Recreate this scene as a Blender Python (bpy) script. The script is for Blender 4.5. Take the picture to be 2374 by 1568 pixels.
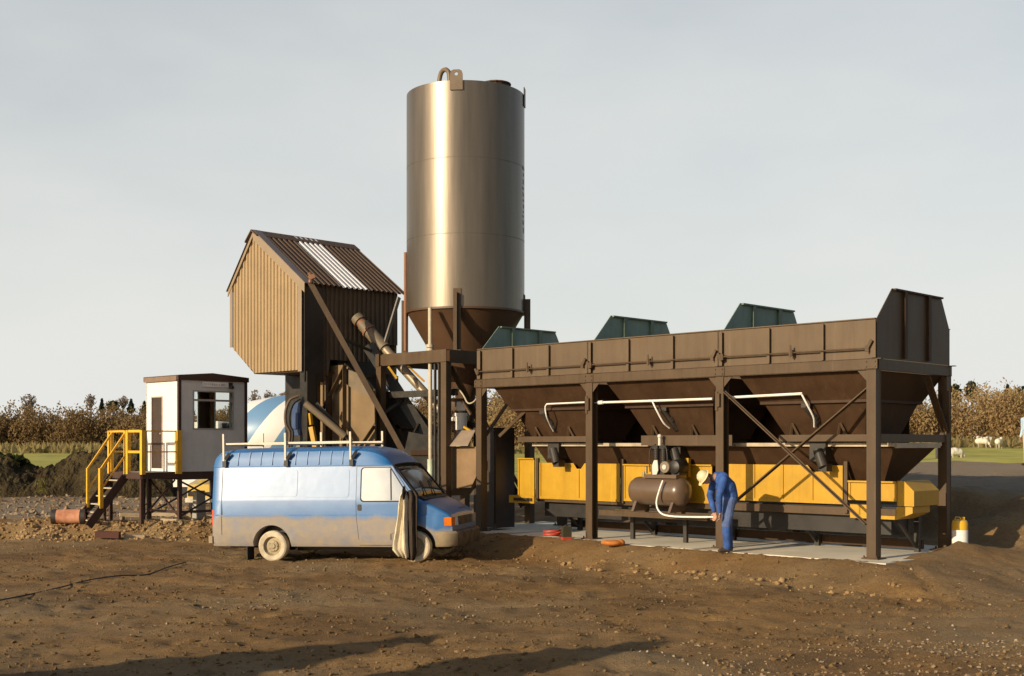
import bpy, bmesh, math, random
import numpy as np
from mathutils import Vector, Matrix, noise, Quaternion
R = math.radians
random.seed(7); rng = np.random.default_rng(7)
scene = bpy.context.scene
COL = scene.collection
for o in list(bpy.data.objects): bpy.data.objects.remove(o)

# ------------------------------------------------------------------ camera, sky, sun, exposure
CAMZ = 1.92; FPX = 2814.0; HX = 1187.0; HY = 1031.0      # pixel metrics of the survey (2374 px wide picture)
cd = bpy.data.cameras.new('camera'); cam = bpy.data.objects.new('camera', cd); COL.objects.link(cam)
cam.location = (0, 0, CAMZ); cam.rotation_euler = (R(90), 0, 0)
cd.sensor_width = 36; cd.lens = 36*FPX/2374; cd.shift_y = 247/2374
cd.clip_start = .1; cd.clip_end = 3000
scene.camera = cam
SUN_EL, SUN_AZ = 17.0, 228.0                             # azimuth clockwise from +Y
world = bpy.data.worlds.new('World'); scene.world = world; world.use_nodes = True
wn = world.node_tree.nodes; wl = world.node_tree.links
for n in list(wn): wn.remove(n)
out = wn.new('ShaderNodeOutputWorld'); bg = wn.new('ShaderNodeBackground')
sky = wn.new('ShaderNodeTexSky'); sky.sky_type = 'NISHITA'; sky.sun_disc = False
sky.sun_elevation = R(SUN_EL); sky.sun_rotation = R(SUN_AZ)
sky.air_density = 1.0; sky.dust_density = 1.2; sky.ozone_density = 1.0
tcw = wn.new('ShaderNodeTexCoord'); sepw = wn.new('ShaderNodeSeparateXYZ')
wl.new(tcw.outputs['Generated'], sepw.inputs[0])
mpw = wn.new('ShaderNodeMapping'); mpw.inputs['Scale'].default_value = (1.6, 1.6, 4.2)
wl.new(tcw.outputs['Generated'], mpw.inputs[0])
nzw = wn.new('ShaderNodeTexNoise'); nzw.inputs['Scale'].default_value = 1.5; nzw.inputs['Detail'].default_value = 5; nzw.inputs['Roughness'].default_value = .52
wl.new(mpw.outputs[0], nzw.inputs['Vector'])
mrh = wn.new('ShaderNodeMapRange'); mrh.inputs[1].default_value = 0.0; mrh.inputs[2].default_value = .85; mrh.inputs[3].default_value = 1.0; mrh.inputs[4].default_value = .05
wl.new(sepw.outputs[2], mrh.inputs[0])
mrn = wn.new('ShaderNodeMapRange'); mrn.inputs[1].default_value = .3; mrn.inputs[2].default_value = .7; mrn.inputs[3].default_value = -.11; mrn.inputs[4].default_value = .13
wl.new(nzw.outputs[0], mrn.inputs[0])
addw = wn.new('ShaderNodeMath'); addw.operation = 'ADD'; addw.use_clamp = True
wl.new(mrh.outputs[0], addw.inputs[0]); wl.new(mrn.outputs[0], addw.inputs[1])
mry = wn.new('ShaderNodeMapRange'); mry.inputs[1].default_value = .25; mry.inputs[2].default_value = .85; mry.inputs[3].default_value = .10; mry.inputs[4].default_value = 1.   # the veil hangs in the northern sky
wl.new(sepw.outputs[1], mry.inputs[0])
mly = wn.new('ShaderNodeMath'); mly.operation = 'MULTIPLY'; wl.new(addw.outputs[0], mly.inputs[0]); wl.new(mry.outputs[0], mly.inputs[1])
mxw = wn.new('ShaderNodeMix'); mxw.data_type = 'RGBA'
mxw.inputs[7].default_value = (7.15, 7.2, 6.9, 1)        # thin high cloud veil
wl.new(mly.outputs[0], mxw.inputs[0]); wl.new(sky.outputs[0], mxw.inputs[6])
wl.new(mxw.outputs[2], bg.inputs[0]); bg.inputs[1].default_value = .10
wl.new(bg.outputs[0], out.inputs[0])
sd = bpy.data.lights.new('sun', 'SUN'); so = bpy.data.objects.new('sun', sd); COL.objects.link(so)
sd.energy = 4.6; sd.angle = R(.5); sd.color = (1.0, .84, .60)
a = R(SUN_AZ); e = R(SUN_EL)
SUND = Vector((math.sin(a)*math.cos(e), math.cos(a)*math.cos(e), math.sin(e)))
so.rotation_euler = SUND.to_track_quat('Z', 'Y').to_euler()
so.location = SUND*60
vs = scene.view_settings; vs.view_transform = 'Standard'; vs.look = 'None'; vs.exposure = 0.15; vs.gamma = 1.0

# ------------------------------------------------------------------ helpers
def at(x, y, Y):                                          # survey pixel + distance -> point
    return Vector(((x-HX)*Y/FPX, Y, CAMZ+(HY-y)*Y/FPX))
TH = R(44.4); U = Vector((math.cos(TH), -math.sin(TH), 0)); W = Vector((math.sin(TH), math.cos(TH), 0))
def frame_uz(O, x, y, w):                                 # pixel on the plane w = const of a frame at O -> (u, z)
    k = (x-HX)/FPX
    bx, by = O[0]+w*W.x, O[1]+w*W.y
    u = (k*by-bx)/(U.x-k*U.y)
    Y = by+u*U.y
    return u, CAMZ+(HY-y)*Y/FPX
class MB:
    def __init__(s): s.v = []; s.f = []
    def add(s, vs, fs):
        n = len(s.v); s.v += [tuple(v) for v in vs]; s.f += [tuple(i+n for i in f) for f in fs]; return s
    def box(s, x0, x1, y0, y1, z0, z1):
        v = [(x0,y0,z0),(x1,y0,z0),(x1,y1,z0),(x0,y1,z0),(x0,y0,z1),(x1,y0,z1),(x1,y1,z1),(x0,y1,z1)]
        return s.add(v, [(3,2,1,0),(4,5,6,7),(0,1,5,4),(1,2,6,5),(2,3,7,6),(3,0,4,7)])
    def bar(s, p, q, a, b=None, up=(0,0,1)):
        p = Vector(p); q = Vector(q); b = b or a; d = (q-p).normalized(); up = Vector(up)
        if abs(d.dot(up)) > .98: up = Vector((1,0,0))
        x = d.cross(up).normalized(); y = x.cross(d).normalized(); x *= a/2; y *= b/2
        v = [p-x-y,p+x-y,p+x+y,p-x+y,q-x-y,q+x-y,q+x+y,q-x+y]
        return s.add(v, [(3,2,1,0),(4,5,6,7),(0,1,5,4),(1,2,6,5),(2,3,7,6),(3,0,4,7)])
    def ang(s, p, q, a, t=.012, up=(0,0,1)):              # angle iron
        p = Vector(p); q = Vector(q); d = (q-p).normalized(); up = Vector(up)
        x = d.cross(up).normalized(); y = x.cross(d).normalized()
        s.bar(p, q, a, t, up=y); s.bar(p-x*(a/2-t/2)+y*(a/2+t/2), q-x*(a/2-t/2)+y*(a/2+t/2), t, a, up=y); return s
    def tube(s, pts, r, n=8, cap=True):
        pts = [Vector(p) for p in pts]; rs = r if isinstance(r, (list, tuple)) else [r]*len(pts)
        t0 = (pts[1]-pts[0]).normalized(); up = Vector((0,0,1)) if abs(t0.z) < .9 else Vector((1,0,0))
        x = t0.cross(up).normalized(); vs = []; fs = []
        for i, p in enumerate(pts):
            t = ((pts[min(i+1,len(pts)-1)]-pts[max(i-1,0)])).normalized()
            x = (x-t*x.dot(t)).normalized(); y = t.cross(x)
            for k in range(n):
                a = 2*math.pi*k/n; vs.append(p+(x*math.cos(a)+y*math.sin(a))*rs[i])
        for i in range(len(pts)-1):
            for k in range(n): fs.append((i*n+k, i*n+(k+1)%n, (i+1)*n+(k+1)%n, (i+1)*n+k))
        if cap: fs += [tuple(range(n-1,-1,-1)), tuple((len(pts)-1)*n+k for k in range(n))]
        return s.add(vs, fs)
    def cyl(s, p, q, r, r2=None, n=16): return s.tube([p, q], [r, r if r2 is None else r2], n)
    def prism(s, poly, vec):
        poly = [Vector(p) for p in poly]; vec = Vector(vec); n = len(poly)
        nn = sum(((poly[i]-poly[0]).cross(poly[(i+1)%n]-poly[0]) for i in range(1,n)), Vector((0,0,0)))
        if nn.dot(vec) > 0: poly = poly[::-1]
        v = poly+[p+vec for p in poly]
        return s.add(v, [tuple(range(n)), tuple(range(2*n-1,n-1,-1))]+[((i+1)%n, i, i+n, (i+1)%n+n) for i in range(n)])
    def lathe(s, prof, n=24, c=(0,0,0), axis='z', cap=True):
        vs = []; fs = []; c = Vector(c)
        for r, h in prof:
            for k in range(n):
                a = 2*math.pi*k/n; p = (r*math.cos(a), r*math.sin(a), h)
                if axis == 'x': p = (p[2], p[0], p[1])
                if axis == 'y': p = (p[1], p[2], p[0])
                vs.append(c+Vector(p))
        m = len(prof)
        for i in range(m-1):
            for k in range(n): fs.append((i*n+k, i*n+(k+1)%n, (i+1)*n+(k+1)%n, (i+1)*n+k))
        if cap: fs += [tuple(range(n-1,-1,-1)), tuple((m-1)*n+k for k in range(n))]
        return s.add(vs, fs)
    def ball(s, c, rx, ry=None, rz=None, seg=12, ring=8, rot=None):
        ry = ry or rx; rz = rz or rx; c = Vector(c); vs = []; fs = []
        for i in range(ring+1):
            ph = math.pi*i/ring
            for k in range(seg):
                a = 2*math.pi*k/seg
                p = Vector((rx*math.sin(ph)*math.cos(a), ry*math.sin(ph)*math.sin(a), rz*math.cos(ph)))
                if rot: p = rot @ p
                vs.append(c+p)
        for i in range(ring):
            for k in range(seg): fs.append((i*seg+k, (i+1)*seg+k, (i+1)*seg+(k+1)%seg, i*seg+(k+1)%seg))
        return s.add(vs, fs)
    def capsule(s, p, q, r, r2=None):
        r2 = r if r2 is None else r2; p = Vector(p); q = Vector(q)
        s.cyl(p, q, r, r2, 12); s.ball(p, r, seg=12, ring=8); return s.ball(q, r2, seg=12, ring=8)
    def build(s, name, mat, parent=None, smooth=None, loc=None):
        me = bpy.data.meshes.new(name); me.from_pydata(s.v, [], s.f); me.validate(); me.update()
        bm = bmesh.new(); bm.from_mesh(me)
        bmesh.ops.remove_doubles(bm, verts=bm.verts, dist=1e-5) if smooth else None
        bmesh.ops.recalc_face_normals(bm, faces=bm.faces); bm.to_mesh(me); bm.free()
        for m in (mat if isinstance(mat, (list, tuple)) else [mat]): me.materials.append(m)
        if smooth:
            for p in me.polygons: p.use_smooth = True
            me.set_sharp_from_angle(angle=R(smooth))
        o = bpy.data.objects.new(name, me); COL.objects.link(o)
        if parent: o.parent = parent
        if loc: o.location = loc
        return o
def tag(o, label=None, cat=None, group=None, kind=None):
    for k, v in (('label', label), ('category', cat), ('group', group), ('kind', kind)):
        if v: o[k] = v
    return o
def empty(name, loc, rz=0, label=None, cat=None, group=None):
    o = bpy.data.objects.new(name, None); COL.objects.link(o); o.location = loc; o.rotation_euler = (0,0,rz)
    o.empty_display_size = .2
    return tag(o, label, cat, group)
def copy_tree(o, parent=None):
    c = o.copy(); COL.objects.link(c)
    if parent: c.parent = parent
    for ch in list(o.children): copy_tree(ch, c)
    return c
def solidify(o, t):
    m = o.modifiers.new('thickness', 'SOLIDIFY'); m.thickness = t; m.offset = 0; return o
def bake(o):                                              # apply modifiers without operators
    dg = bpy.context.evaluated_depsgraph_get(); dg.update()
    me = bpy.data.meshes.new_from_object(o.evaluated_get(dg)); old = o.data
    o.modifiers.clear(); o.data = me; return o

# ------------------------------------------------------------------ materials
MATS = {}
def mat(name, c, rough=.6, metal=0., var=.18, scale=3., bump=0., bscale=40., spec=.5, coat=0., stretch=(1,1,1), c2=None, detail=6, streak=0.):
    if name in MATS: return MATS[name]
    m = bpy.data.materials.new(name); m.use_nodes = True; nt = m.node_tree; b = nt.nodes['Principled BSDF']
    b.inputs['Roughness'].default_value = rough; b.inputs['Metallic'].default_value = metal
    b.inputs['Specular IOR Level'].default_value = spec; b.inputs['Coat Weight'].default_value = coat; b.inputs['Coat Roughness'].default_value = .12
    tc = nt.nodes.new('ShaderNodeTexCoord'); mp = nt.nodes.new('ShaderNodeMapping'); mp.inputs['Scale'].default_value = stretch
    nt.links.new(tc.outputs['Object'], mp.inputs[0])
    nz = nt.nodes.new('ShaderNodeTexNoise'); nz.inputs['Scale'].default_value = scale; nz.inputs['Detail'].default_value = detail; nz.inputs['Roughness'].default_value = .62
    nt.links.new(mp.outputs[0], nz.inputs['Vector'])
    rp = nt.nodes.new('ShaderNodeMapRange'); rp.inputs[1].default_value = .3; rp.inputs[2].default_value = .7
    nt.links.new(nz.outputs[0], rp.inputs[0])
    mx = nt.nodes.new('ShaderNodeMix'); mx.data_type = 'RGBA'
    lo = [v*(1-var) for v in c]; hi = [min(v*(1+var),1) for v in (c2 or c)]
    mx.inputs[6].default_value = (*lo,1); mx.inputs[7].default_value = (*hi,1)
    nt.links.new(rp.outputs[0], mx.inputs[0]); col = mx.outputs[2]
    if streak:                                            # rain streaks and rust runs
        ms = nt.nodes.new('ShaderNodeMapping'); ms.inputs['Scale'].default_value = (7, 7, .55); nt.links.new(tc.outputs['Object'], ms.inputs[0])
        ns = nt.nodes.new('ShaderNodeTexNoise'); ns.inputs['Scale'].default_value = 1.3; ns.inputs['Detail'].default_value = 6; ns.inputs['Roughness'].default_value = .7; nt.links.new(ms.outputs[0], ns.inputs['Vector'])
        rs = nt.nodes.new('ShaderNodeMapRange'); rs.inputs[1].default_value = .5; rs.inputs[2].default_value = .72; rs.inputs[4].default_value = streak; nt.links.new(ns.outputs[0], rs.inputs[0])
        m5 = nt.nodes.new('ShaderNodeMix'); m5.data_type = 'RGBA'; m5.inputs[7].default_value = (c[0]*.62, c[1]*.45, c[2]*.35, 1)
        nt.links.new(rs.outputs[0], m5.inputs[0]); nt.links.new(col, m5.inputs[6])
        rs2 = nt.nodes.new('ShaderNodeMapRange'); rs2.inputs[1].default_value = .30; rs2.inputs[2].default_value = .42; rs2.inputs[3].default_value = streak*.7; rs2.inputs[4].default_value = 0; nt.links.new(ns.outputs[0], rs2.inputs[0])
        m7 = nt.nodes.new('ShaderNodeMix'); m7.data_type = 'RGBA'; m7.inputs[7].default_value = (min(c[0]*1.7+.02,1), min(c[1]*1.75+.02,1), min(c[2]*1.9+.02,1), 1)
        nt.links.new(rs2.outputs[0], m7.inputs[0]); nt.links.new(m5.outputs[2], m7.inputs[6]); col = m7.outputs[2]
    nt.links.new(col, b.inputs['Base Color'])
    rr = nt.nodes.new('ShaderNodeMapRange'); rr.inputs[3].default_value = max(rough-.1,.02); rr.inputs[4].default_value = min(rough+.12,1)
    nt.links.new(nz.outputs[0], rr.inputs[0]); nt.links.new(rr.outputs[0], b.inputs['Roughness'])
    if bump:
        n2 = nt.nodes.new('ShaderNodeTexNoise'); n2.inputs['Scale'].default_value = bscale; n2.inputs['Detail'].default_value = 4
        nt.links.new(mp.outputs[0], n2.inputs['Vector'])
        bp = nt.nodes.new('ShaderNodeBump'); bp.inputs['Strength'].default_value = bump; bp.inputs['Distance'].default_value = .02
        nt.links.new(n2.outputs[0], bp.inputs['Height']); nt.links.new(bp.outputs[0], b.inputs['Normal'])
    MATS[name] = m; return m
BROWN = mat('brown steel paint', (.084,.052,.027), .5, var=.18, scale=1.6, bump=.12, bscale=6, spec=.32, streak=.45)
PANEL = mat('dusty brown panel paint', (.122,.083,.049), .55, var=.14, scale=1.3, bump=.12, bscale=5, spec=.3, streak=.35)
BROWN_D = mat('worn brown hopper steel', (.050,.0245,.0105), .6, var=.25, scale=2.2, bump=.12, bscale=8, spec=.3, streak=.5)
TAN = mat('tan mixer plate', (.20,.13,.063), .55, var=.15, scale=1.5)
BLACK = mat('black steel', (.018,.014,.011), .5, var=.4, scale=4)
DARK = mat('oily dark machinery', (.03,.024,.018), .55, var=.5, scale=5)
YEL = mat('yellow guard paint', (.46,.25,.006), .5, var=.12, scale=2.5, bump=.04, bscale=60, streak=.3)
YEL_D = mat('yellow handrail paint', (.74,.40,.03), .45, var=.12, scale=5)
TEAL = mat('teal divider paint', (.20,.265,.215), .6, var=.2, scale=2.5, streak=.4)
GREYP = mat('grey site cabin panel', (.66,.65,.63), .6, var=.08, scale=2, streak=.16)
WHITEP = mat('white cabin panel', (.74,.73,.70), .5, var=.06, scale=2, streak=.10)
MAROON = mat('dark oxide trim', (.055,.025,.017), .55, var=.25)
CREAM = mat('cream pipe paint', (.46,.39,.28), .5, var=.12, scale=6)
WHITE = mat('white pvc pipe', (.75,.72,.66), .4, var=.06)
GALV = mat('galvanised rack metal', (.48,.44,.36), .5, .2, var=.15, scale=8)
RUBBER = mat('black rubber', (.02,.019,.018), .7, var=.3)
WOOD = mat('pale sawn timber', (.45,.34,.21), .8, var=.25, scale=6, stretch=(1,6,6))

# ------------------------------------------------------------------ terrain
def sstep(a, b, x):
    t = np.clip((np.asarray(x, float)-a)/(b-a), 0, 1); return t*t*(3-2*t)
BX = np.array([-80,-7.2,-5.0,-2.6,-1.6,1.5,6.15,7.4,10,20,80.]); BY = np.array([29.9,29.3,28.9,27.3,26.1,22.1,17.55,17.5,20,24,40.])
O_BIN = (-.74, 26.9)
def tz(x, y):
    x = np.asarray(x, float); y = np.asarray(y, float)
    yb = np.interp(x, BX, BY)
    cs = np.where((x > -2.6) & (x < 6.5), .72, .95)
    wid = .62+.75*sstep(-1.5,1.5,x)+3.0*sstep(5.6, 8.5, x)
    pad = -.38+.38*sstep(-.05, 1, (y-yb)*cs/wid)
    w = (x-O_BIN[0])*W.x+(y-O_BIN[1])*W.y; u = (x-O_BIN[0])*U.x+(y-O_BIN[1])*U.y
    k = sstep(-7, 1, u)
    ramp = k*(.9*sstep(4.4, 6.5, w)+.036*np.clip(w-6.5, 0, 12))
    tgt = 1.1+.8*sstep(0, 40, x)
    far = sstep(42, 140, y)
    z = pad+ramp+(tgt-ramp-pad)*far
    z += .07*np.exp(-(((x+1.7)/.9)**2+((y-23.6)/1.0)**2))+.12*np.exp(-(((x-8.12)/.55)**2+((y-21.9)/.7)**2))
    return z
def tz1(x, y): return float(tz(x, y))
def axis(parts):
    o = []
    for a, b, s in parts:
        n = max(int(round((b-a)/s)), 1); o += list(np.linspace(a, b, n, endpoint=False))
    o.append(parts[-1][1]); return np.array(o)
gx = axis([(-900,-200,100),(-200,-60,20),(-60,-24,3),(-24,-13,.5),(-13,-9.5,.16),(-9.5,10,.085),(10,14,.2),(14,26,.6),(26,60,3),(60,200,20),(200,900,100)])
gy = axis([(-40,-10,5),(-10,8,1.2),(8,11,.3),(11,27,.085),(27,33,.12),(33,48,.5),(48,70,2),(70,160,8),(160,1200,80)])
def fbm_grid(X, Y, sc, seed, octs=4, g=.55):
    out = np.zeros(X.size); xs = X.ravel(); ys = Y.ravel(); amp = 1.; f = sc
    for k in range(octs):
        r = np.random.default_rng(seed+k); T = r.random((256,256))
        px = xs*f+seed*3.7; py = ys*f+seed*1.3
        ix = np.floor(px).astype(int); iy = np.floor(py).astype(int); fx = px-ix; fy = py-iy
        fx = fx*fx*(3-2*fx); fy = fy*fy*(3-2*fy)
        a = T[ix%256, iy%256]; b = T[(ix+1)%256, iy%256]; c = T[ix%256, (iy+1)%256]; d = T[(ix+1)%256, (iy+1)%256]
        out += amp*((a*(1-fx)+b*fx)*(1-fy)+(c*(1-fx)+d*fx)*fy-.5); amp *= g; f *= 2.1
    return out.reshape(X.shape)
def rough(X, Y):
    n1 = fbm_grid(X, Y, .55, 3, 3); n2 = fbm_grid(X, Y, 3.2, 11, 3); n3 = fbm_grid(X, Y, 1.2, 21, 3)
    yb = np.interp(X, BX, BY); db = np.abs(Y-yb-.25)
    bank = np.exp(-(db/.8)**2)*(X < 6.4)
    w = (X-O_BIN[0])*W.x+(Y-O_BIN[1])*W.y; u = (X-O_BIN[0])*U.x+(Y-O_BIN[1])*U.y
    slab = sstep(-.42, -.22, w)*(1-sstep(3.2, 3.6, w))*sstep(-1.6, -.9, u)*(1-sstep(9.6, 9.85, u))
    near = 1-sstep(40, 60, Y)
    emb = sstep(3.8, 5, w)*(1-sstep(6.5, 8, w))*sstep(0, 4, u)
    peb = np.clip(n2-.13, 0, 1); pit = np.clip(-n2-.20, 0, 1)
    z = .045*n1+.020*n2+.012*np.clip(n3,-.3,.5)+.06*peb-.10*pit
    fr_ = 1-.7*sstep(-3,-.5,X)
    z += bank*fr_*(.11*n3+.15*np.clip(n2,-.1,1))+emb*.25*n3
    # wheel ruts sweeping across the foreground
    for off, dep in ((0,.05),(1.7,.05),(4.2,.03),(5.9,.03)):
        c = 17.4-off*.9+.045*X+.004*X*X
        z -= dep*np.exp(-((Y-c)/.16)**2)*(.5+n3)*near
    z *= near
    # mud pushed up over the front edge of the slab, most at its shaded left end
    wl_ = np.exp(-((w+.42)/.30)**2)*sstep(-2.5,-1.,u)*(1-sstep(9.6,10.4,u)); z = z+wl_*(.005+.02*(1-sstep(2.0,4.4,u))+.04*np.clip(n3+.05,0,.5)*(1-.7*sstep(3,6,u)))
    ur = np.exp(-((u-9.95)/.35)**2)*sstep(.2,1.5,w)*(1-sstep(3.4,4.2,w)); z = z+ur*(.05+.06*n3)
    ap_ = sstep(-1.7,-.9,w)*(1-sstep(-.50,-.36,w))*sstep(-1.8,-.6,u)*(1-sstep(9.7,10.4,u))
    z = z*(1-.8*ap_)-.006*ap_
    return z*(1-.95*slab)-.045*slab
X, Y = np.meshgrid(gx, gy); Z = tz(X, Y)+rough(X, Y)
def grid_obj(name, X, Y, Z, m, keep=None, smooth=True):
    ny, nx = X.shape; me = bpy.data.meshes.new(name)
    v = np.stack([X.ravel(), Y.ravel(), Z.ravel()], 1)
    i = np.arange(ny*nx).reshape(ny, nx)
    f = np.stack([i[:-1,:-1].ravel(), i[:-1,1:].ravel(), i[1:,1:].ravel(), i[1:,:-1].ravel()], 1)
    if keep is not None: f = f[keep[:-1,:-1].ravel()]
    me.from_pydata(v.tolist(), [], f.tolist()); me.update(); me.materials.append(m)
    if smooth: me.polygons.foreach_set('use_smooth', np.ones(len(me.polygons), bool))
    o = bpy.data.objects.new(name, me); COL.objects.link(o); return o

def ground_mat():
    m = bpy.data.materials.new('muddy site ground'); m.use_nodes = True; nt = m.node_tree; N = nt.nodes; L = nt.links; b = N['Principled BSDF']
    b.inputs['Roughness'].default_value = .95; b.inputs['Specular IOR Level'].default_value = .25
    tc = N.new('ShaderNodeTexCoord')
    def nz(sc, det=6, ro=.6, st=(1,1,1)):
        mp = N.new('ShaderNodeMapping'); mp.inputs['Scale'].default_value = st; L.new(tc.outputs['Object'], mp.inputs[0])
        n = N.new('ShaderNodeTexNoise'); n.inputs['Scale'].default_value = sc; n.inputs['Detail'].default_value = det; n.inputs['Roughness'].default_value = ro
        L.new(mp.outputs[0], n.inputs['Vector']); return n.outputs[0]
    def rng_(s, a, b_, c=0., d=1.):
        r = N.new('ShaderNodeMapRange'); r.inputs[1].default_value = a; r.inputs[2].default_value = b_; r.inputs[3].default_value = c; r.inputs[4].default_value = d
        L.new(s, r.inputs[0]); return r.outputs[0]
    def mix(f, A, B, mode='MIX'):
        x = N.new('ShaderNodeMix'); x.data_type = 'RGBA'; x.blend_type = mode
        if isinstance(f, float): x.inputs[0].default_value = f
        else: L.new(f, x.inputs[0])
        for s, v in ((6, A), (7, B)):
            if isinstance(v, tuple): x.inputs[s].default_value = (*v, 1)
            else: L.new(v, x.inputs[s])
        return x.outputs[2]
    big = nz(.22, 4); mid = nz(1.3, 6, .65, (.55,1,1)); fine = nz(13, 9, .78); grit = nz(60, 3, .8)
    c = mix(rng_(mid, .32, .68), (.235,.128,.046), (.415,.242,.092))
    c = mix(rng_(big, .45, .62), c, (.33,.225,.115))                      # greyer, stonier patches
    wet = nz(.45, 5, .6, (.5,1,1)); c = mix(rng_(wet, .50, .66, 0., .6), c, (.125,.070,.030))                   # damp dark patches
    c = mix(rng_(fine, .30, .50, .75, 0.), c, (.12,.068,.028))
    c = mix(rng_(fine, .60, .76, 0., .6), c, (.37,.25,.115))
    vo = N.new('ShaderNodeTexVoronoi'); vo.inputs['Scale'].default_value = 16; L.new(tc.outputs['Object'], vo.inputs['Vector'])
    st = rng_(vo.outputs['Distance'], .10, .20, 1., 0.)
    sx = N.new('ShaderNodeSeparateColor'); L.new(vo.outputs['Color'], sx.inputs[0])
    pick = rng_(sx.outputs[0], .80, .86)
    mu = N.new('ShaderNodeMath'); mu.operation = 'MULTIPLY'; L.new(st, mu.inputs[0]); L.new(pick, mu.inputs[1])
    c = mix(mu.outputs[0], c, mix(sx.outputs[1], (.28,.215,.14), (.44,.36,.26)))  # scattered small stones
    c = mix(rng_(grit, .35, .65, .0, .35), c, (.12,.066,.025))
    an = N.new('ShaderNodeAttribute'); an.attribute_name = 'gravelled'; gm = N.new('ShaderNodeMath'); gm.operation = 'MULTIPLY'; L.new(an.outputs['Fac'], gm.inputs[0]); L.new(rng_(mid, .25, .6, .95, .55), gm.inputs[1])
    c = mix(gm.outputs[0], c, mix(grit, (.20,.155,.11), (.36,.29,.215)))                     # rolled stone on the yard and haul road
    L.new(c, b.inputs['Base Color'])
    ad = N.new('ShaderNodeMath'); ad.operation = 'MULTIPLY_ADD'; ad.inputs[1].default_value = .5; L.new(grit, ad.inputs[0]); L.new(fine, ad.inputs[2])
    a2 = N.new('ShaderNodeMath'); a2.operation = 'MULTIPLY_ADD'; a2.inputs[1].default_value = .5; L.new(mu.outputs[0], a2.inputs[0]); L.new(ad.outputs[0], a2.inputs[2])
    bp = N.new('ShaderNodeBump'); bp.inputs['Strength'].default_value = 1.; bp.inputs['Distance'].default_value = .045
    L.new(a2.outputs[0], bp.inputs['Height']); L.new(bp.outputs[0], b.inputs['Normal'])
    return m
GROUND = ground_mat()
g = grid_obj('ground', X, Y, Z, GROUND)
_w = (X-O_BIN[0])*W.x+(Y-O_BIN[1])*W.y; _u = (X-O_BIN[0])*U.x+(Y-O_BIN[1])*U.y
yard = np.maximum(sstep(30.6,32.5,Y)*(1-sstep(-4,0,X)), sstep(6.3,7.4,_w)*sstep(-6,-1,_u))
at_ = g.data.attributes.new('gravelled', 'FLOAT', 'POINT'); at_.data.foreach_set('value', yard.ravel().astype(np.float32)); tag(g, kind='structure')
def surf(x, y):                                           # terrain height with its roughness
    X1 = np.array([[x]], float); Y1 = np.array([[y]], float)
    return float(tz(x, y)+rough(X1, Y1)[0,0])
# grass field beyond the site
fx = axis([(-300,-80,20),(-80,80,1.0),(80,300,20)]); fy = axis([(36,60,.5),(60,150,3),(150,420,30)])
FXg, FYg = np.meshgrid(fx, fy)
edge = np.where(FXg > 6, 39.2, 50)+1.6*fbm_grid(FXg, FYg*0, .35, 31, 3)
FZ = tz(FXg, FYg)+.06-.22*(1-sstep(0,2.2,FYg-edge))+.10*fbm_grid(FXg, FYg, .3, 41, 3)*(FYg < 130)
GRASS = mat('pasture grass', (.34,.32,.05), .9, var=.2, scale=.35, c2=(.44,.38,.09), bump=.6, bscale=6, spec=.2)
tag(grid_obj('field', FXg, FYg, FZ, GRASS, keep=FYg > edge), kind='structure')
# concrete slab under the bins, in bin coordinates
CONC = mat('pale fresh concrete', (.64,.57,.44), .8, var=.16, scale=.9, bump=.15, bscale=30)
def bw(u, w, z=0.): return Vector((O_BIN[0]+u*U.x+w*W.x, O_BIN[1]+u*U.y+w*W.y, z))
sl = MB(); pts = []
su = np.linspace(-1.3, 9.95, 40)
lo = [bw(u, -.46+.10*noise.noise((u*1.3,3,1))+.05*noise.noise((u*4,8,1))) for u in su]
hi = [bw(u, 3.55-.6*max(0,(u-8.6)/1.35)+.08*noise.noise((u*1.1,9,1))) for u in su]
for i in range(39):
    sl.prism([lo[i], lo[i+1], hi[i+1], hi[i]], (0,0,-.16))
slab = sl.build('concrete_pad', CONC, smooth=30); slab.location.z = 0.0; tag(slab, kind='structure')
# earth bank at the left edge of the site
SOIL = mat('dark dug soil', (.030,.020,.010), .95, var=.5, scale=1.8, c2=(.055,.040,.018), bump=.9, bscale=7, spec=.15)
bx_ = np.linspace(-40, -11.8, 280); bt = np.linspace(-1, 1, 50)
BXg, BTg = np.meshgrid(bx_, bt)
cen = 46.2+.5*fbm_grid(BXg, BTg*0, .2, 51, 2); hw = 2.1+.9*fbm_grid(BXg, BTg*0, .3, 53, 2)
BYg = cen+BTg*hw
hgt = (1.62+.9*fbm_grid(BXg, BTg*0, .25, 55, 3))*(1-sstep(-14.5,-11.9,BXg)*.75)
BZ = np.clip(1-np.abs(BTg)**1.7, 0, 1)*hgt+tz(BXg, BYg)-.05+.75*fbm_grid(BXg, BYg, .9, 57, 5, .62)*(1-np.abs(BTg)**3)
tag(grid_obj('earth_bank', BXg, BYg, BZ, SOIL, smooth=False), kind='structure')
[n_ for n_ in SOIL.node_tree.nodes if n_.bl_idname == 'ShaderNodeBump'][0].inputs['Distance'].default_value = .2
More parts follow.
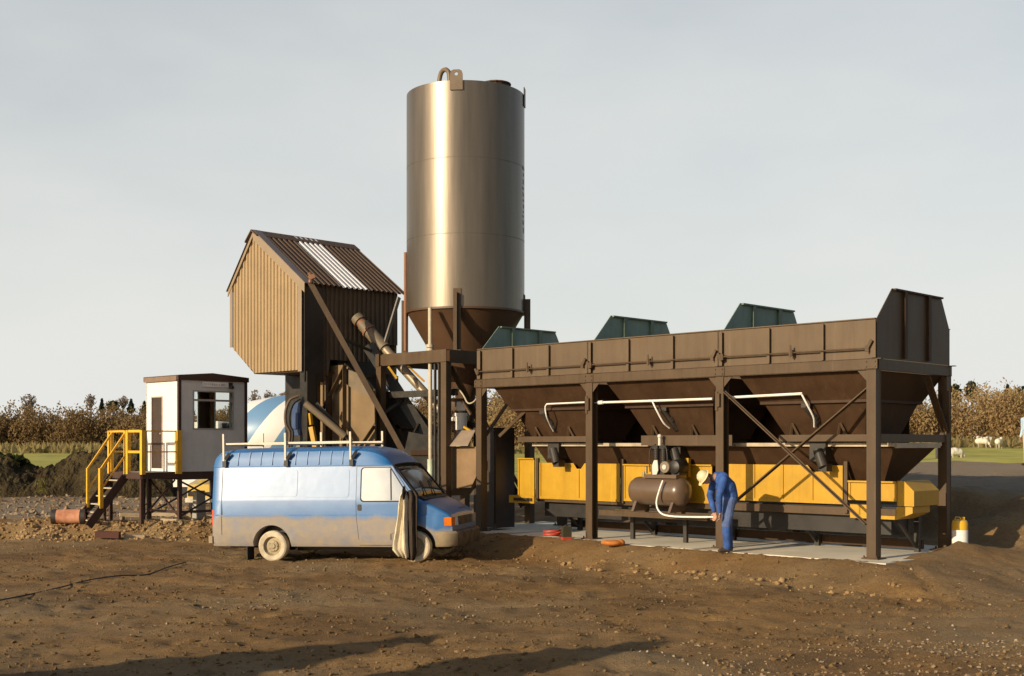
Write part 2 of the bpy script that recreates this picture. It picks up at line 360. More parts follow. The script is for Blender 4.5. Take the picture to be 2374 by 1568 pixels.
# ------------------------------------------------------------------ aggregate bins (local axes: x along the row, y towards the back)
def uz(x, y, w): return frame_uz(O_BIN, x, y, w)
bins = empty('aggregate_bins', (*O_BIN, 0), -TH, 'row of three brown steel aggregate bins on posts with teal dividers', 'aggregate bins')
PU = [.0, 3.22, 6.40, 9.44]; WB = 2.85
for i, u in enumerate(PU):
    for w in (0, WB-.18):
        p = MB().box(u-.085, u+.085, w, w+.018, 0, 3.17).box(u-.085, u+.085, w+.162, w+.18, 0, 3.17).box(u-.008, u+.008, w+.018, w+.162, 0, 3.17)
        if w > 0 or i in (0,3): p.box(u+.062, u+.080, w+.018, w+.162, 0, 3.17)
        p.box(u-.15, u+.15, w-.06, w+.24, .002, .022)
        for du in (-.11,.11): p.cyl((u+du,w-.03,.022),(u+du,w-.03,.06),.016,n=6)
        if w == 0 and i in (1,2): p.box(u-.03, u+.03, -.05, 0, 2.62, 2.86).box(u-.085,u-.03,-.02,0,2.55,2.9)
        p.build('post', BROWN, bins)
gp = []
for i, u in enumerate(PU):
    g4 = MB().box(u-.12,u+.12,-.019,-.007,3.19,3.345)
    for du in (-.08,.08):
        for zz in (3.225,3.31): g4.cyl((u+du,-.019,zz),(u+du,-.034,zz),.015,n=6)
    g4.build('splice_plate', BROWN, bins)
    for sg in ((1,) if i == 0 else (-1,) if i == 3 else (-1,1)): MB().prism([(u+sg*.086,.02,3.165),(u+sg*.26,.02,3.165),(u+sg*.086,.02,2.98)],(0,.012,0)).build('gusset_plate', BROWN, bins)
b = MB()
for w0, w1 in ((-.006, .09), (WB-.09, WB+.006)):
    b.box(-.1, 9.535, w0, w0+.012 if w0 < 1 else w1, 3.17, 3.365)
    b.box(-.1, 9.535, w0 if w0 < 1 else w0, w1, 3.171, 3.186).box(-.1, 9.62, w0, w1, 3.35, 3.364)
b.build('top_beam', BROWN, bins)
for u in (-.1, 9.46):
    MB().box(u, u+.07, .095, WB-.095, 3.175, 3.36).build('end_beam', BROWN, bins)
ribx = [1112,1188,1272,1365,1457,1560,1665,1783,1908,2034]
ribs = [uz(x, 850, 0)[0] for x in ribx]
for side in (0, 1):
    w0 = .03 if side == 0 else WB-.05
    for k in range(3):
        u0, u1 = PU[k]+(.0 if k else -.05), PU[k+1]-.012+(.08 if k == 2 else 0)
        p = MB().box(u0, u1, w0, w0+.02, 3.368, 4.02)
        p.box(u0, u1, w0-.03 if side == 0 else w0+.022, w0+.022 if side == 0 else w0+.05, 4.022, 4.04)
        for j in range(3*k, 3*k+4):
            u = min(max(ribs[j], u0+.03), u1-.02); d = .055
            ww = .028 if j % 3 else .05
            if side == 0:
                p.box(u-.012, u+.012, w0-d, w0-.001, 3.37, 4.0); p.box(u-ww, u+ww, w0-d-.012, w0-d, 3.372, 4.0)
        p.build('side_panel', PANEL, bins)
        if side == 0:
            c = (u0+u1)/2
            r = MB().tube([(u0+.12, w0-.09, 3.53), (u1-.12, w0-.09, 3.53)], .014, 8)
            for uu in (u0+.10, c, u1-.10):
                r.box(uu-.035, uu+.035, w0-.12, w0-.068, 3.47, 3.58)
            r.box(c-.015, c+.015, w0-.135, w0-.12, 3.45, 3.66).bar((u1-.10, w0-.1, 3.52), (u1-.02, w0-.1, 3.66), .05, .05)
            r.bar((u0+.1, w0-.1, 3.46), (u0+.02, w0-.1, 3.60), .05, .05)
            r.build('latch_rod', BROWN, bins)
for k, u in enumerate([.03, 3.29, 6.44, 9.50]):
    m = TEAL if k < 3 else BROWN
    poly = [(u,.06,3.37),(u,.06,4.03),(u,.60,4.58),(u,2.46,4.58),(u,WB-.06,4.03),(u,WB-.06,3.37)]
    d = MB().prism(poly, (.015,0,0)).build('divider', m, bins)
    r = MB()
    for w in (1.02, 1.92): r.box(u+.017, u+.055, w-.02, w+.02, 3.40, 4.55).box(u+.056,u+.066,w-.05,w+.05,3.40,4.55)
    r.bar((u+.045,.63,4.565), (u+.045,2.44,4.565), .05, .03)
    r.build('stiffener', mat('pale teal stiffener', (.14,.19,.13), .6) if k < 3 else BROWN_D, d)
    if k < 3: d['label'] = 'teal painted divider plate'
for k in range(3):
    b0 = PU[k]
    t = [(b0+.36,.13),(b0+3.02,.13),(b0+3.02,2.72),(b0+.36,2.72)]
    f = [(b0+.62,.40),(b0+2.76,.40),(b0+2.76,2.45),(b0+.62,2.45)]
    f2 = [(b0+.68,.47),(b0+2.70,.47),(b0+2.70,2.38),(b0+.68,2.38)]
    q = [(b0+.95,.74),(b0+2.54,.74),(b0+2.54,2.02),(b0+.95,2.02)]
    h = MB()
    rows = [(t,3.17),(f,2.70),(f,2.655),(f2,2.65),(q,2.09),(q,2.02)]
    vs = [(x,y,z) for r_, z in rows for x, y in r_]; fs = []
    for i in range(len(rows)-1):
        for j in range(4): fs.append((i*4+j, i*4+(j+1)%4, (i+1)*4+(j+1)%4, (i+1)*4+j))
    h.add(vs, fs)
    hp = h.build('hopper', BROWN_D, bins); solidify(hp, .012)
    for uu in (b0+1.18, b0+2.14):                         # A shaped gussets
        s = MB().bar((uu-.10,.67,2.03), (uu,.58,2.30), .035, .035).bar((uu+.10,.67,2.03), (uu,.58,2.30), .035, .035)
        s.build('gusset', BROWN, hp)
    c = b0+1.67
    ra = MB().cyl((c-.12,.42,2.60), (c+.03,.70,2.22), .055).cyl((c+.03,.70,2.22), (c+.09,.82,2.05), .02).box(c-.20,c-.02,.40,.50,2.58,2.66).cyl((c-.05,.55,2.44),(c-.02,.60,2.38),.07)
    ra.build('gate_ram', DARK, hp)
    gt = MB().box(c-.16,c+.16,.62,.92,1.62,1.96).cyl((c+.02,.60,1.82),(c+.16,.55,1.52),.09).box(c+.06,c+.22,.55,.75,1.44,1.58)
    gt.build('discharge_gate', DARK, hp)
    x0, x1 = [(b0+.72,b0+3.0),(b0+.95,b0+3.12),(b0+.95,b0+2.96)][k]
    if k == 1: MB().box(x0,x1,.50,.53,1.90,2.10).box(x0,x1,.53,.62,1.90,1.915).build('gate_rail', BROWN, bins)
    else: MB().box(x0,x1,.50,.52,1.975,2.095).box(x0,x1,.52,.60,1.975,1.99).box(x0,x1,.52,.60,2.08,2.094).build('gate_rail', BROWN, bins)
MB().box(.4,8.75,2.76,2.775,1.9,3.168).build('shade_sheet', BROWN_D, bins)  # dark sheet added behind the hoppers to stand for deep shade
for k in range(3): MB().box(PU[k]+1.0,PU[k]+2.5,.80,1.95,1.86,2.018).build('shade_fill', DARK, bins)  # dark fill added in the see-through gap below the hoppers, standing in for shade
MB().box(9.42,9.50,.19,WB-.19,1.96,2.10).build('end_rail', BROWN, bins)
def br(p, q, w=.05, a=.075):
    (u0,z0),(u1,z1) = uz(*p,w), uz(*q,w)
    MB().bar((u0,w,z0),(u1,w,z1),.02,a,up=(0,1,0)).bar((u0,w+.03,z0),(u1,w+.03,z1),.05,.012,up=(0,1,0)).build('cross_brace', BROWN, bins)
br((1678,908),(2007,1216),-.02); br((2012,899),(1672,1190),.06)
for p, q in (((9.47,1.9,3.1),(9.47,2.62,2.15)), ((9.47,2.64,2.9),(9.47,2.70,2.12)), ((.0,.22,2.12),(.0,1.05,3.0)), ((.45,.2,2.1),(1.0,.6,2.75))):
    MB().ang(p, q, .085, .014, up=(1,0,0)).build('knee_brace', BROWN, bins)
# weigh trough under the gates
t0, t1 = 1.0, 9.46
tr = MB(); ring0 = [(t0,.78),(t1,.78),(t1,2.42),(t0,2.42)]; ring1 = [(t0+.25,1.20),(t1-.42,1.20),(t1-.42,1.66),(t0+.25,1.66)]
vs = [(x,y,1.90) for x,y in ring0]+[(x,y,1.22) for x,y in ring1]
tr.add(vs, [(j,(j+1)%4,4+(j+1)%4,4+j) for j in range(4)])
wt = tr.build('weigh_trough', BROWN_D, bins); solidify(wt, .012)
fl = MB().box(t0-.03,t1+.03,.70,.782,1.885,1.95).box(t0-.03,t1+.03,2.42,2.5,1.885,1.95).box(t1,t1+.06,.785,2.415,1.86,1.948)
for u in (2.2, 4.05, 5.4, 7.2, 8.7): fl.bar((u,.86,1.86),(u+.03,1.17,1.28),.02,.10,up=(1,0,0))
fl.build('trough_flange', mat('pale trough edge', (.42,.33,.22), .5, var=.25), wt)  # paler colour on the trough rim and ribs
# ------------------------------------------------------------------ weigh conveyor with its yellow guards
conv = empty('weigh_conveyor', (*O_BIN, 0), -TH, 'long belt conveyor with yellow mesh guards under the brown bins', 'conveyor')
w0 = .92
fr = MB().box(.9,9.45,w0+.02,w0+.06,.66,.80).box(.9,9.45,1.9,1.94,.66,.80)
for u in np.arange(1.2, 9.4, .8): fr.box(u,u+.05,w0+.06,1.9,.68,.74)
fr.build('side_channel', BROWN, conv)
MB().box(.95,9.6,1.02,1.82,1.02,1.06).cyl((.95,1.02,.93),(.95,1.82,.93),.13).cyl((9.55,1.02,.93),(9.55,1.82,.93),.13).box(.95,9.6,1.02,1.82,.80,.83).build('belt', RUBBER, conv)
MB().box(1.0,9.25,1.08,1.72,.34,.655).build('shade_box', BLACK, conv)  # black box added under the belt in place of the deep shade there
for u in (1.3, 3.4, 5.4, 7.3, 9.3):
    MB().box(u,u+.09,1.83,1.92,0,.66).bar((u+.045,1.80,.10),(u+.045,1.1,.62),.05,.05).build('leg', DARK, conv)
MB().box(1.0,9.4,1.95,2.02,.05,.22).build('base_channel', BROWN_D, conv)
MESH = YEL.copy(); MESH.name = 'yellow punched mesh'
def guard(xa, ya, xb, yb, w=w0, nx=2, notch=None):
    ua, za = uz(xa, ya, w); ub, _ = uz(xb, ya, w); _, zb = uz(xa, yb, w)
    zb2 = uz(xb, yb, w)[1]; zb = (zb+zb2)/2
    p = MB().box(ua,ub,w,w+.006,zb,za)
    if notch:
        un = uz(notch,ya,w)[0]
        p = MB().prism([(ua,w,zb),(ub,w,zb),(ub,w,za),(un+.16,w,za),(un+.06,w,za-.12),(un-.06,w,za-.12),(un-.16,w,za),(ua,w,za)],(0,.006,0))
    g_ = p.build('mesh_guard', YEL, conv)
    r = MB(); s = .018
    for i in range(nx+1):
        u = ua+(ub-ua)*i/nx; u = min(max(u,ua+s),ub-s); top = za
        if notch and abs(u-uz(notch,ya,w)[0]) < .14: top = za-.13
        r.box(u-s,u+s,w-.022,w-.001,zb,top)
    r.box(ua,ub,w-.0215,w-.0015,zb,zb+.05)
    if not notch: r.box(ua,ub,w-.0215,w-.0015,za-.035,za)
    r.box(ua,ub,w-.05,w-.023,za-.03,za) if not notch else None
    r.build('guard_frame', YEL, g_); return g_
guard(1202,1062,1240,1165,nx=1); guard(1252,1073,1438,1160,nx=2,notch=1342); guard(1447,1076,1549,1164,nx=1); guard(1549,1076,1652,1166,nx=1)
guard(1685,1076,1955,1164,nx=4,notch=1890); guard(1968,1114,2080,1161,w=.90,nx=2)
# supporting uprights between guards
for x in (1246,1443,1667,1961):
    u, z = uz(x, 1072, w0-.02); MB().box(u-.035,u+.035,w0-.035,w0+.018,.7,1.62).build('guard_upright', BROWN, conv)
# tail hood
u0 = uz(2080,1114,.90)[0]; u1 = uz(2119,1114,.90)[0]
hv = [(u0,.90,1.29),(u0,1.85,1.29),(u1-.18,.90,1.29),(u1-.18,1.85,1.29),(u1,.90,1.12),(u1,1.85,1.12),(u1,.90,.86),(u1,1.85,.86),(u0,.90,.86),(u0,1.85,.86)]
hd = MB().add(hv,[(0,2,3,1),(2,4,5,3),(4,6,7,5),(0,8,6,4,2),(1,3,5,7,9),(6,8,9,7),(8,0,1,9)]).build('tail_hood', YEL, conv)
ub = uz(1970,1160,.9)[0]
lw = MB().box(ub,u0-.02,.91,.93,.62,.68).box(ub,ub+.55,.91,.92,.68,.86).box(u0-.75,u0-.70,.91,.93,.68,.86)
lw.add([(u0-.02,.91,.62),(u1-.05,.95,.74),(u1-.05,1.6,.74),(u0-.02,1.6,.62),(u0-.02,.91,.84),(u1-.05,.95,.85),(u1-.05,1.6,.85),(u0-.02,1.6,.84)],[(3,2,1,0),(4,5,6,7),(0,1,5,4),(1,2,6,5),(2,3,7,6),(3,0,4,7)])
lw.build('lower_guard', YEL, conv)
ua, za = uz(1490,1040,1.0); ubb, zb = uz(1520,1062,1.0)
MB().prism([(ua,1.0,1.93),(ua+.42,1.0,1.93),(ua+.38,1.0,1.56),(ua+.16,1.0,1.56)],(0,.25,0)).build('chute', YEL, conv)
ua, za = uz(1566,1062,.86); ubb, zb = uz(1594,1095,.86)
MB().box(ua,ubb+.08,.78,.86,zb-.1,za).build('drive_guard', YEL, conv)
ua, za = uz(1180,1148,.62); ubb, zb = uz(1238,1168,.62)
MB().box(ua,ubb,.62,.66,zb,za).build('foot_guard', YEL, conv)
MB().box(ua+.16,ubb-.05,.60,.619,zb+.05,za-.05).build('guard_opening', BROWN_D, conv)
# dark control cabinet behind the first post
cc = empty('control_cabinet', bw(-.27,.75), -TH, 'dark metal control cabinet standing behind the left-hand bin post', 'cabinet')
MB().box(-.36,.36,-.3,.3,.05,2.30).build('body', mat('dark cabinet paint', (.035,.022,.016), .5, var=.3), cc)
MB().box(-.33,-.01,-.325,-.302,.15,2.22).build('door', mat('dark cabinet paint', (.035,.022,.016), .5), cc)
MB().box(.01,.33,-.325,-.302,.15,2.22).build('door', mat('dark cabinet paint', (.035,.022,.016), .5), cc)
MB().box(-.1,.12,-.35,-.326,1.35,1.55).build('switch_panel', mat('rusty switch panel', (.16,.05,.025), .6), cc)
# ------------------------------------------------------------------ white air pipe along the hoppers
ap = empty('air_pipe', (*O_BIN,0), -TH, 'white air pipe run along the front of the hoppers with short drop hoses', 'pipe')
wp = -.045
def pz(x, y, w=wp): u, z = uz(x,y,w); return Vector((u, w, z))
segs = [[(1268,937),(1353,933)],[(1378,934),(1400,932),(1648,925)],[(1668,923),(1860,913)]]
m_ = MB(); m_.tube([pz(1268,937,.22), pz(1356,933,.22)], .018, 8); m_.build('pipe_run', WHITE, ap)
m_ = MB().tube([pz(1378,934,.20), pz(1652,925,.20)], .024, 8).cyl(pz(1376,935,.20), pz(1398,933,.20), .04); m_.build('pipe_run', WHITE, ap)
m_ = MB().tube([pz(1690,922,.19), pz(1860,913,.19)], .025, 8); m_.build('pipe_run', WHITE, ap)
def hose(name, pts, r, m, parent=None, n=24):
    P = [Vector(p) for p in pts]; Q = []
    ext = [P[0]*2-P[1]]+P+[P[-1]*2-P[-2]]
    for i in range(1, len(ext)-2):
        for t in np.linspace(0,1,max(3,n//(len(P)-1)),endpoint=False):
            a,b_,c,d = ext[i-1],ext[i],ext[i+1],ext[i+2]
            Q.append(.5*((2*b_)+(c-a)*t+(2*a-5*b_+4*c-d)*t*t+(3*b_-a-3*c+d)*t**3))
    Q.append(P[-1]); return MB().tube(Q, r, 8).build(name, m, parent, smooth=60)
hose('drop_hose', [pz(1268,937,.22),pz(1264,945,.22),pz(1267,965,.26),pz(1275,985,.45),pz(1283,1000,.6)], .016, WHITE, ap)
hose('drop_hose', [pz(1512,930,.20),pz(1524,955,.24),pz(1538,980,.35),pz(1552,993,.5)], .018, WHITE, ap)
hose('drop_hose', [pz(1858,913,.19),pz(1872,940,.25),pz(1886,968,.4),pz(1888,990,.55)], .018, WHITE, ap)
# ------------------------------------------------------------------ air compressor and its stand
WC = .42
uc, zc = uz(1530,1139,WC)
cp = empty('air_compressor', bw(uc, WC), -TH, 'brown horizontal air compressor tank with black pump and pulley on top', 'compressor')
rt = .28; hl = .69
prof = [(.02,-hl),(rt*.5,-hl+.02),(rt*.82,-hl+.07),(rt*.97,-hl+.14),(rt,-hl+.2),(rt,hl-.2),(rt*.97,hl-.14),(rt*.82,hl-.07),(rt*.5,hl-.02),(.02,hl)]
TANKM = mat('brown tank enamel', (.125,.08,.05), .34, var=.1, scale=3, coat=.4)
MB().lathe(prof, 32, (0,0,zc), 'x').build('tank', TANKM, cp, smooth=40)
zl = .60
for x in (-.45,.45):
    MB().prism([(x-.03,-.2,zc-.2),(x-.03,.2,zc-.2),(x-.07,.26,zl),(x-.07,-.26,zl)],(.06,0,0)).build('foot', TANKM, cp)
zt = zc+rt
MB().box(-.28,.52,-.17,.17,zt-.02,zt+.05).build('base_plate', TANKM, cp)
MB().box(-.12,.2,-.12,.12,zt+.05,zt+.28).build('crankcase', BLACK, cp)
cy = MB()
for x in (-.08,.10):
    cy.cyl((x,0,zt+.28),(x,0,zt+.56),.055)
    for z in np.arange(.3,.55,.035): cy.cyl((x,0,zt+z),(x,0,zt+z+.014),.085)
    cy.box(x-.07,x+.07,-.07,.07,zt+.56,zt+.62)
cy.build('cylinder_head', BLACK, cp)
hose('manifold_pipe', [(-.18,-.08,zt+.1),(-.2,-.08,zt+.35),(-.18,-.07,zt+.55),(-.06,-.06,zt+.64)], .014, BLACK, cp)
hose('manifold_pipe', [(.24,-.08,zt+.1),(.24,-.08,zt+.4),(.2,-.07,zt+.58),(.1,-.05,zt+.66)], .014, BLACK, cp)
MB().cyl((.03,-.05,zt+.62),(.03,-.05,zt+.80),.03).ball((.03,-.05,zt+.80),.045).build('intake_filter', mat('pale metal', (.6,.55,.48), .4), cp)
MB().prism([(-.04,-.19,zt+.05),(.06,-.19,zt+.05),(.10,-.19,zt+.14),(.08,-.19,zt+.33),(.0,-.19,zt+.33),(-.05,-.19,zt+.22)],(0,.03,0)).build('belt_guard', mat('pale metal', (.6,.55,.48), .4), cp)
MB().lathe([(.11,-.02),(.115,0),(.115,.04),(.11,.06)],24,(.27,-.19,zt+.20),'y').build('pulley', mat('worn pulley metal', (.2,.15,.1), .5), cp)
MB().lathe([(.05,0),(.05,.03)],16,(.27,-.225,zt+.20),'y').build('pulley_hub', mat('pale metal', (.6,.55,.48), .4), cp)
MB().lathe([(.06,-.17),(.13,-.14),(.15,-.05),(.15,.15),(.11,.2)],20,(.44,0,zt+.20),'y').box(.36,.54,-.1,.12,zt+.05,zt+.1).build('motor', BLACK, cp, smooth=40)
MB().cyl((-.40,0,zt-.02),(-.40,0,zt+.1),.035).cyl((-.34,0,zt+.06),(-.34,0,zt+.2),.028).build('valve', mat('brass valve fitting', (.35,.26,.12), .4, .6), cp)
skid = empty('compressor_stand', bw(uc,WC), -TH, 'brown steel channel stand carrying the air compressor', 'stand')
MB().box(-1.3,1.35,-.32,-.22,.49,.595).build('beam', BROWN, skid); MB().box(-1.3,1.35,.18,.28,.47,.595).build('beam', BROWN, skid)
for x in (-.9,.42,1.2):
    MB().box(x,x+.08,.19,.26,0,.469).build('leg', DARK, skid)
h0 = bw(uc+.30, WC-.30, zc+.22); pts = [h0, bw(uc+.27,WC-.36,zc+.05), bw(uc+.20,WC-.37,zc-.2), bw(uc+.28,WC-.38,zc-.38), bw(uc+.55,WC-.42,zc-.45), bw(uc+1.2,WC-.48,zc-.44), bw(6.33,-.05,zc-.42)]
ho = hose('air_hose', pts, .019, WHITE); tag(ho, 'white air hose looping from the compressor tank to the bin post', 'hose')
# ------------------------------------------------------------------ bits left on the slab
def small(name, mb, m, pos, rz, label, cat, smooth=None):
    o = mb.build(name, m, smooth=smooth); o.location = pos; o.rotation_euler = (0,0,rz); return tag(o, label, cat)
REDP = mat('red plastic', (.42,.05,.025), .5, var=.15)
def gpt(x, y, z=0.): Yd = (CAMZ-z)*FPX/(y-HY); return Vector(((x-HX)*Yd/FPX, Yd, z))
small('hose_coil', MB().tube([(.17*math.cos(t),.17*math.sin(t),.05+.01*t) for t in np.linspace(0,4*math.pi,50)], .025, 6), REDP, gpt(1280,1249), 0, 'red coil of hose lying on the shaded slab beside a dark can', 'hose', 60)
oc = empty('oil_can', gpt(1313,1252), .3, 'dark square can with a red base standing on the slab', 'can')
MB().box(-.09,.09,-.07,.07,.06,.27).box(-.03,.03,-.02,.02,.27,.30).build('body', mat('dark olive tin', (.045,.04,.02), .5), oc); MB().box(-.092,.092,-.072,.072,0,.06).build('base_band', REDP, oc)
small('orange_cloth', MB().ball((0,0,.04),.2,.13,.06,rot=Matrix.Rotation(.3,3,'Z')).ball((.14,.05,.04),.09,.1,.07).ball((-.14,-.03,.05),.1,.06,.05), mat('orange rag', (.5,.17,.03), .9, bump=.6, bscale=15), gpt(1422,1264), 0, 'orange rag lying at the edge of the concrete slab', 'rag', 50)
small('red_can', MB().cyl((-.16,0,.06),(.14,0,.06),.06).cyl((.14,0,.06),(.19,0,.06),.02), REDP, gpt(1777,1250), .2, 'small red can lying on its side on the sunlit slab', 'can', 40)
for x, y, l, cl in ((1905,1258,.55,'dark steel strip lying flat on the slab behind the right-hand front post'),(2085,1264,.5,'rust brown steel plate lying on the slab near the far right post'),(1975,1266,.35,'short dark offcut of steel on the slab between the right-hand posts')):
    small('steel_plate', MB().box(-l/2,l/2,-.12,.12,.004,.03), BROWN_D if 'rust' in cl else DARK, gpt(x,y), -.5, cl, 'steel plate')
jc = empty('jerrycan', (8.08,21.9,tz1(8.08,21.9)-.005), -.35, 'yellow plastic drum with a large white label standing beside the slab', 'drum')
jp = [(.02,0),(.125,.005),(.14,.03),(.14,.40),(.125,.45),(.07,.475),(.02,.48)]
MB().lathe(jp, 20).build('body', mat('yellow plastic', (.75,.42,.02), .4, var=.06), jc, smooth=40)
MB().cyl((.06,.02,.47),(.06,.02,.52),.03).build('cap', mat('yellow plastic', (.75,.42,.02), .4), jc)
MB().tube([(-.09,0,.46),(-.07,0,.515),(.0,0,.515),(.02,0,.47)],.014,6).build('handle', mat('yellow plastic', (.75,.42,.02), .4), jc)
lab = MB(); n = 14
for i in range(n):
    a0 = R(-160+150*i/n); a1 = R(-160+150*(i+1)/n); r_ = .1425
    lab.add([(r_*math.cos(a0),r_*math.sin(a0),.05),(r_*math.cos(a1),r_*math.sin(a1),.05),(r_*math.cos(a1),r_*math.sin(a1),.29),(r_*math.cos(a0),r_*math.sin(a0),.29)],[(0,1,2,3)])
lab.build('paper_label', mat('white paper label', (.82,.78,.72), .7, var=.04), jc, smooth=60)
# ------------------------------------------------------------------ cement silo
CS = (-1.13, 29.6)
silo = empty('cement_silo', (*CS,0), -TH, 'tall round bare steel cement silo on a brown steel frame', 'silo')
def silo_mat():
    m = mat('bare weathered silo steel', (.168,.136,.104), .36, .62, var=.25, scale=1.0, stretch=(2.2,2.2,.18), bump=.16, bscale=1.6)
    return m
RS = 1.435; z0, z1 = 5.14, 10.38
prof = []
for za, zb in ((z0,6.83),(6.84,8.60),(8.61,z1)):
    prof += [(RS,za)]
sh = MB().lathe(prof+[(RS,z1),(RS-.05,z1+.01),(.02,z1+.15)], 96).build('shell', silo_mat(), silo, smooth=35)
MB().lathe([(RS-.01,z0-.004),(RS+.02,z0-.004),(RS+.02,z0-.05),(RS-.03,z0-.06),(.24,3.10),(.22,2.72)], 64, cap=False).build('cone', mat('brown cone paint', (.075,.037,.017), .5, var=.15, scale=1.5), silo, smooth=35)
MB().cyl((0,0,2.72),(0,0,2.45),.24,.20).cyl((0,0,2.45),(0,0,2.3),.3).build('outlet_valve', BROWN_D, silo, smooth=40)
A0 = R(-51.3)
for k in range(4):
    a = A0+k*math.pi/2; c, s_ = math.cos(a), math.sin(a); M3 = Matrix.Rotation(a,3,'Z')
    p = MB()
    q = MB().box(RS+.002,RS+.02,-.09,.09,4.1,5.55).box(RS+.02,RS+.15,-.012,.012,4.1,5.45).box(RS-.1,RS+.2,-.12,.12,4.085,4.11)
    p.add([M3 @ Vector(v) for v in q.v], q.f); p.build('leg_bracket', BROWN, silo)
for z in (6.835, 8.605): MB().lathe([(RS-.01,z-.006),(RS+.002,z-.006),(RS+.002,z+.006),(RS-.01,z+.006)],96,cap=False).build('seam', mat('dull seam weld', (.12,.10,.08), .6, .5), sh, smooth=30)
M3 = Matrix.Rotation(R(-52),3,'Z')
pl = [(RS+.006,-.15,10.15),(RS+.006,.15,10.15),(RS+.006,.15,10.52),(RS+.006,.125,10.59),(RS+.006,.07,10.62),(RS+.006,-.07,10.62),(RS+.006,-.125,10.59),(RS+.006,-.15,10.52)]
LUGM = mat('tan lug paint', (.15,.105,.065), .5)
lug = MB().prism([M3 @ Vector(p) for p in pl], M3 @ Vector((.025,0,0))).build('lifting_lug', LUGM, silo)
cu = MB().cyl(M3 @ Vector((RS-.2,0,10.52)), M3 @ Vector((RS+.2,0,10.52)), .04, n=16).build('cutter', BLACK); cu.parent = silo
mo = lug.modifiers.new('eye','BOOLEAN'); mo.operation = 'DIFFERENCE'; mo.object = cu; mo.solver = 'EXACT'; bake(lug); bpy.data.objects.remove(cu)
a = R(-142+180); M3 = Matrix.Rotation(R(37),3,'Z')
MB().add([M3 @ Vector(v) for v in MB().box(RS+.002,RS+.022,-.12,.12,10.1,10.55).v], MB().box(0,1,0,1,0,1).f).build('lifting_lug', BROWN, silo)
# filling pipe: swan neck on the roof, long drop down the front
FP = [(RS+.0,0,0)]
def sl_(x, y, Y): p = at(x,y,Y); d = p-Vector((*CS,0)); return Vector((d.dot(U), d.dot(W), p.z))
c0 = sl_(1030,186,28.75)+Vector((0,0,.03))
hose('vent_bend', [c0+Vector((-.17,.0,-.25)),c0+Vector((-.17,.0,0)),c0+Vector((-.10,0,.17)),c0+Vector((.03,0,.21)),c0+Vector((.15,0,.13)),c0+Vector((.18,0,-.02)),c0+Vector((.18,0,-.2))], .055, mat('tan lug paint', (.15,.105,.065), .5), silo)
ht = sl_(1150,193,28.9)
MB().cyl((ht.x,ht.y,10.36),(ht.x,ht.y,10.47),.33).cyl((ht.x,ht.y,10.47),(ht.x,ht.y,10.50),.36).build('roof_hatch', BROWN_D, silo)
f0 = sl_(997,720,28.15); f1 = sl_(998,1075,28.15)
MB().tube([f0+Vector((0,0,.06)),f1],.048,12).cyl(f0+Vector((0,0,-.95)),f0+Vector((0,0,-.88)),.09).cyl(f0+Vector((0,0,-.86)),f0+Vector((0,0,-.79)),.09).build('fill_pipe', CREAM, silo, smooth=40)
hose('fill_hose', [f1+Vector((0,0,.1)),f1+Vector((0,0,-.1)),f1+Vector((.05,-.05,-.35)),f1+Vector((.2,-.15,-.6))], .075, mat('pale green fill hose', (.5,.55,.40), .5), silo)
lp = sl_(940,570,29.7); 
MB().cyl((-1.02,-1.05,4.2),(-1.02,-1.05,6.6),.04).build('ladder_tube', mat('rust brown tube', (.22,.10,.05), .6), silo)
# illegible dark stencilled lettering down the right hand side
mk = MB(); rr = random.Random(3)
zz = 8.65
for i in range(11):
    a = R(-45+75+rr.uniform(-2,2)); h = rr.uniform(.06,.15)
    for da in (0, rr.choice((3,4))):
        a0 = a+R(da); a1 = a0+R(1.6)
        mk.add([((RS+.004)*math.cos(t),(RS+.004)*math.sin(t),z) for t,z in ((a0,zz),(a1,zz-.03),(a1,zz-h),(a0,zz-h))],[(0,1,2,3)])
    zz -= h+.05
mk.build('stencil_mark', BLACK, sh)
# supporting frame
NU, NW = 1.135, -1.69; LU = -1.365
zt = 4.09
MB().box(LU+.22,NU,NW,NW+.014,3.81,zt).box(LU+.22,NU,NW+.014,NW+.12,3.811,3.825).box(LU+.22,NU,NW+.014,NW+.12,zt-.015,zt-.001).build('frame_beam', BROWN, silo)
MB().box(LU,LU+.13,NW-.02,NW+.13,3.80,zt+.01).box(LU+.13,LU+.2,NW+.03,NW+.1,3.83,zt-.02).build('beam_end', BROWN, silo)
MB().box(NU-.014,NU,NW+.125,1.2,3.79,zt).build('frame_beam', BROWN, silo); MB().box(LU,LU+.014,NW+.14,1.2,3.81,zt).build('frame_beam', BROWN, silo)
MB().box(LU+.02,NU-.02,1.2,1.3,3.81,zt).build('frame_beam', BROWN, silo)
MB().box(LU+.02,NU-.02,NW+.3,NW+.4,3.05,3.2).build('frame_beam', DARK, silo)
for u, w in ((NU-.2,NW+.02),(LU,NW+.0),(NU-.2,1.1),(LU,1.1)):
    MB().box(u,u+.18,w,w+.016,0,3.808).box(u,u+.18,w+.15,w+.166,0,3.808).box(u+.08,u+.098,w+.016,w+.15,0,3.808).box(u+.17,u+.179,w+.017,w+.149,0,3.808).build('column', BROWN, silo)
MB().ang((NU-.1,NW+.2,3.7),(NU-.1,.9,.4),.1,up=(1,0,0)).build('frame_brace', BROWN, silo); MB().ang((LU+.1,1.1,3.6),(NU-.1,1.1,.5),.1,up=(0,1,0)).build('frame_brace', BROWN, silo)
for u in (NU-.5,NU-.36): MB().bar((u,NW+.12,.3),(u,NW+.12,3.8),.05,.05).build('ladder_stile', DARK, silo)
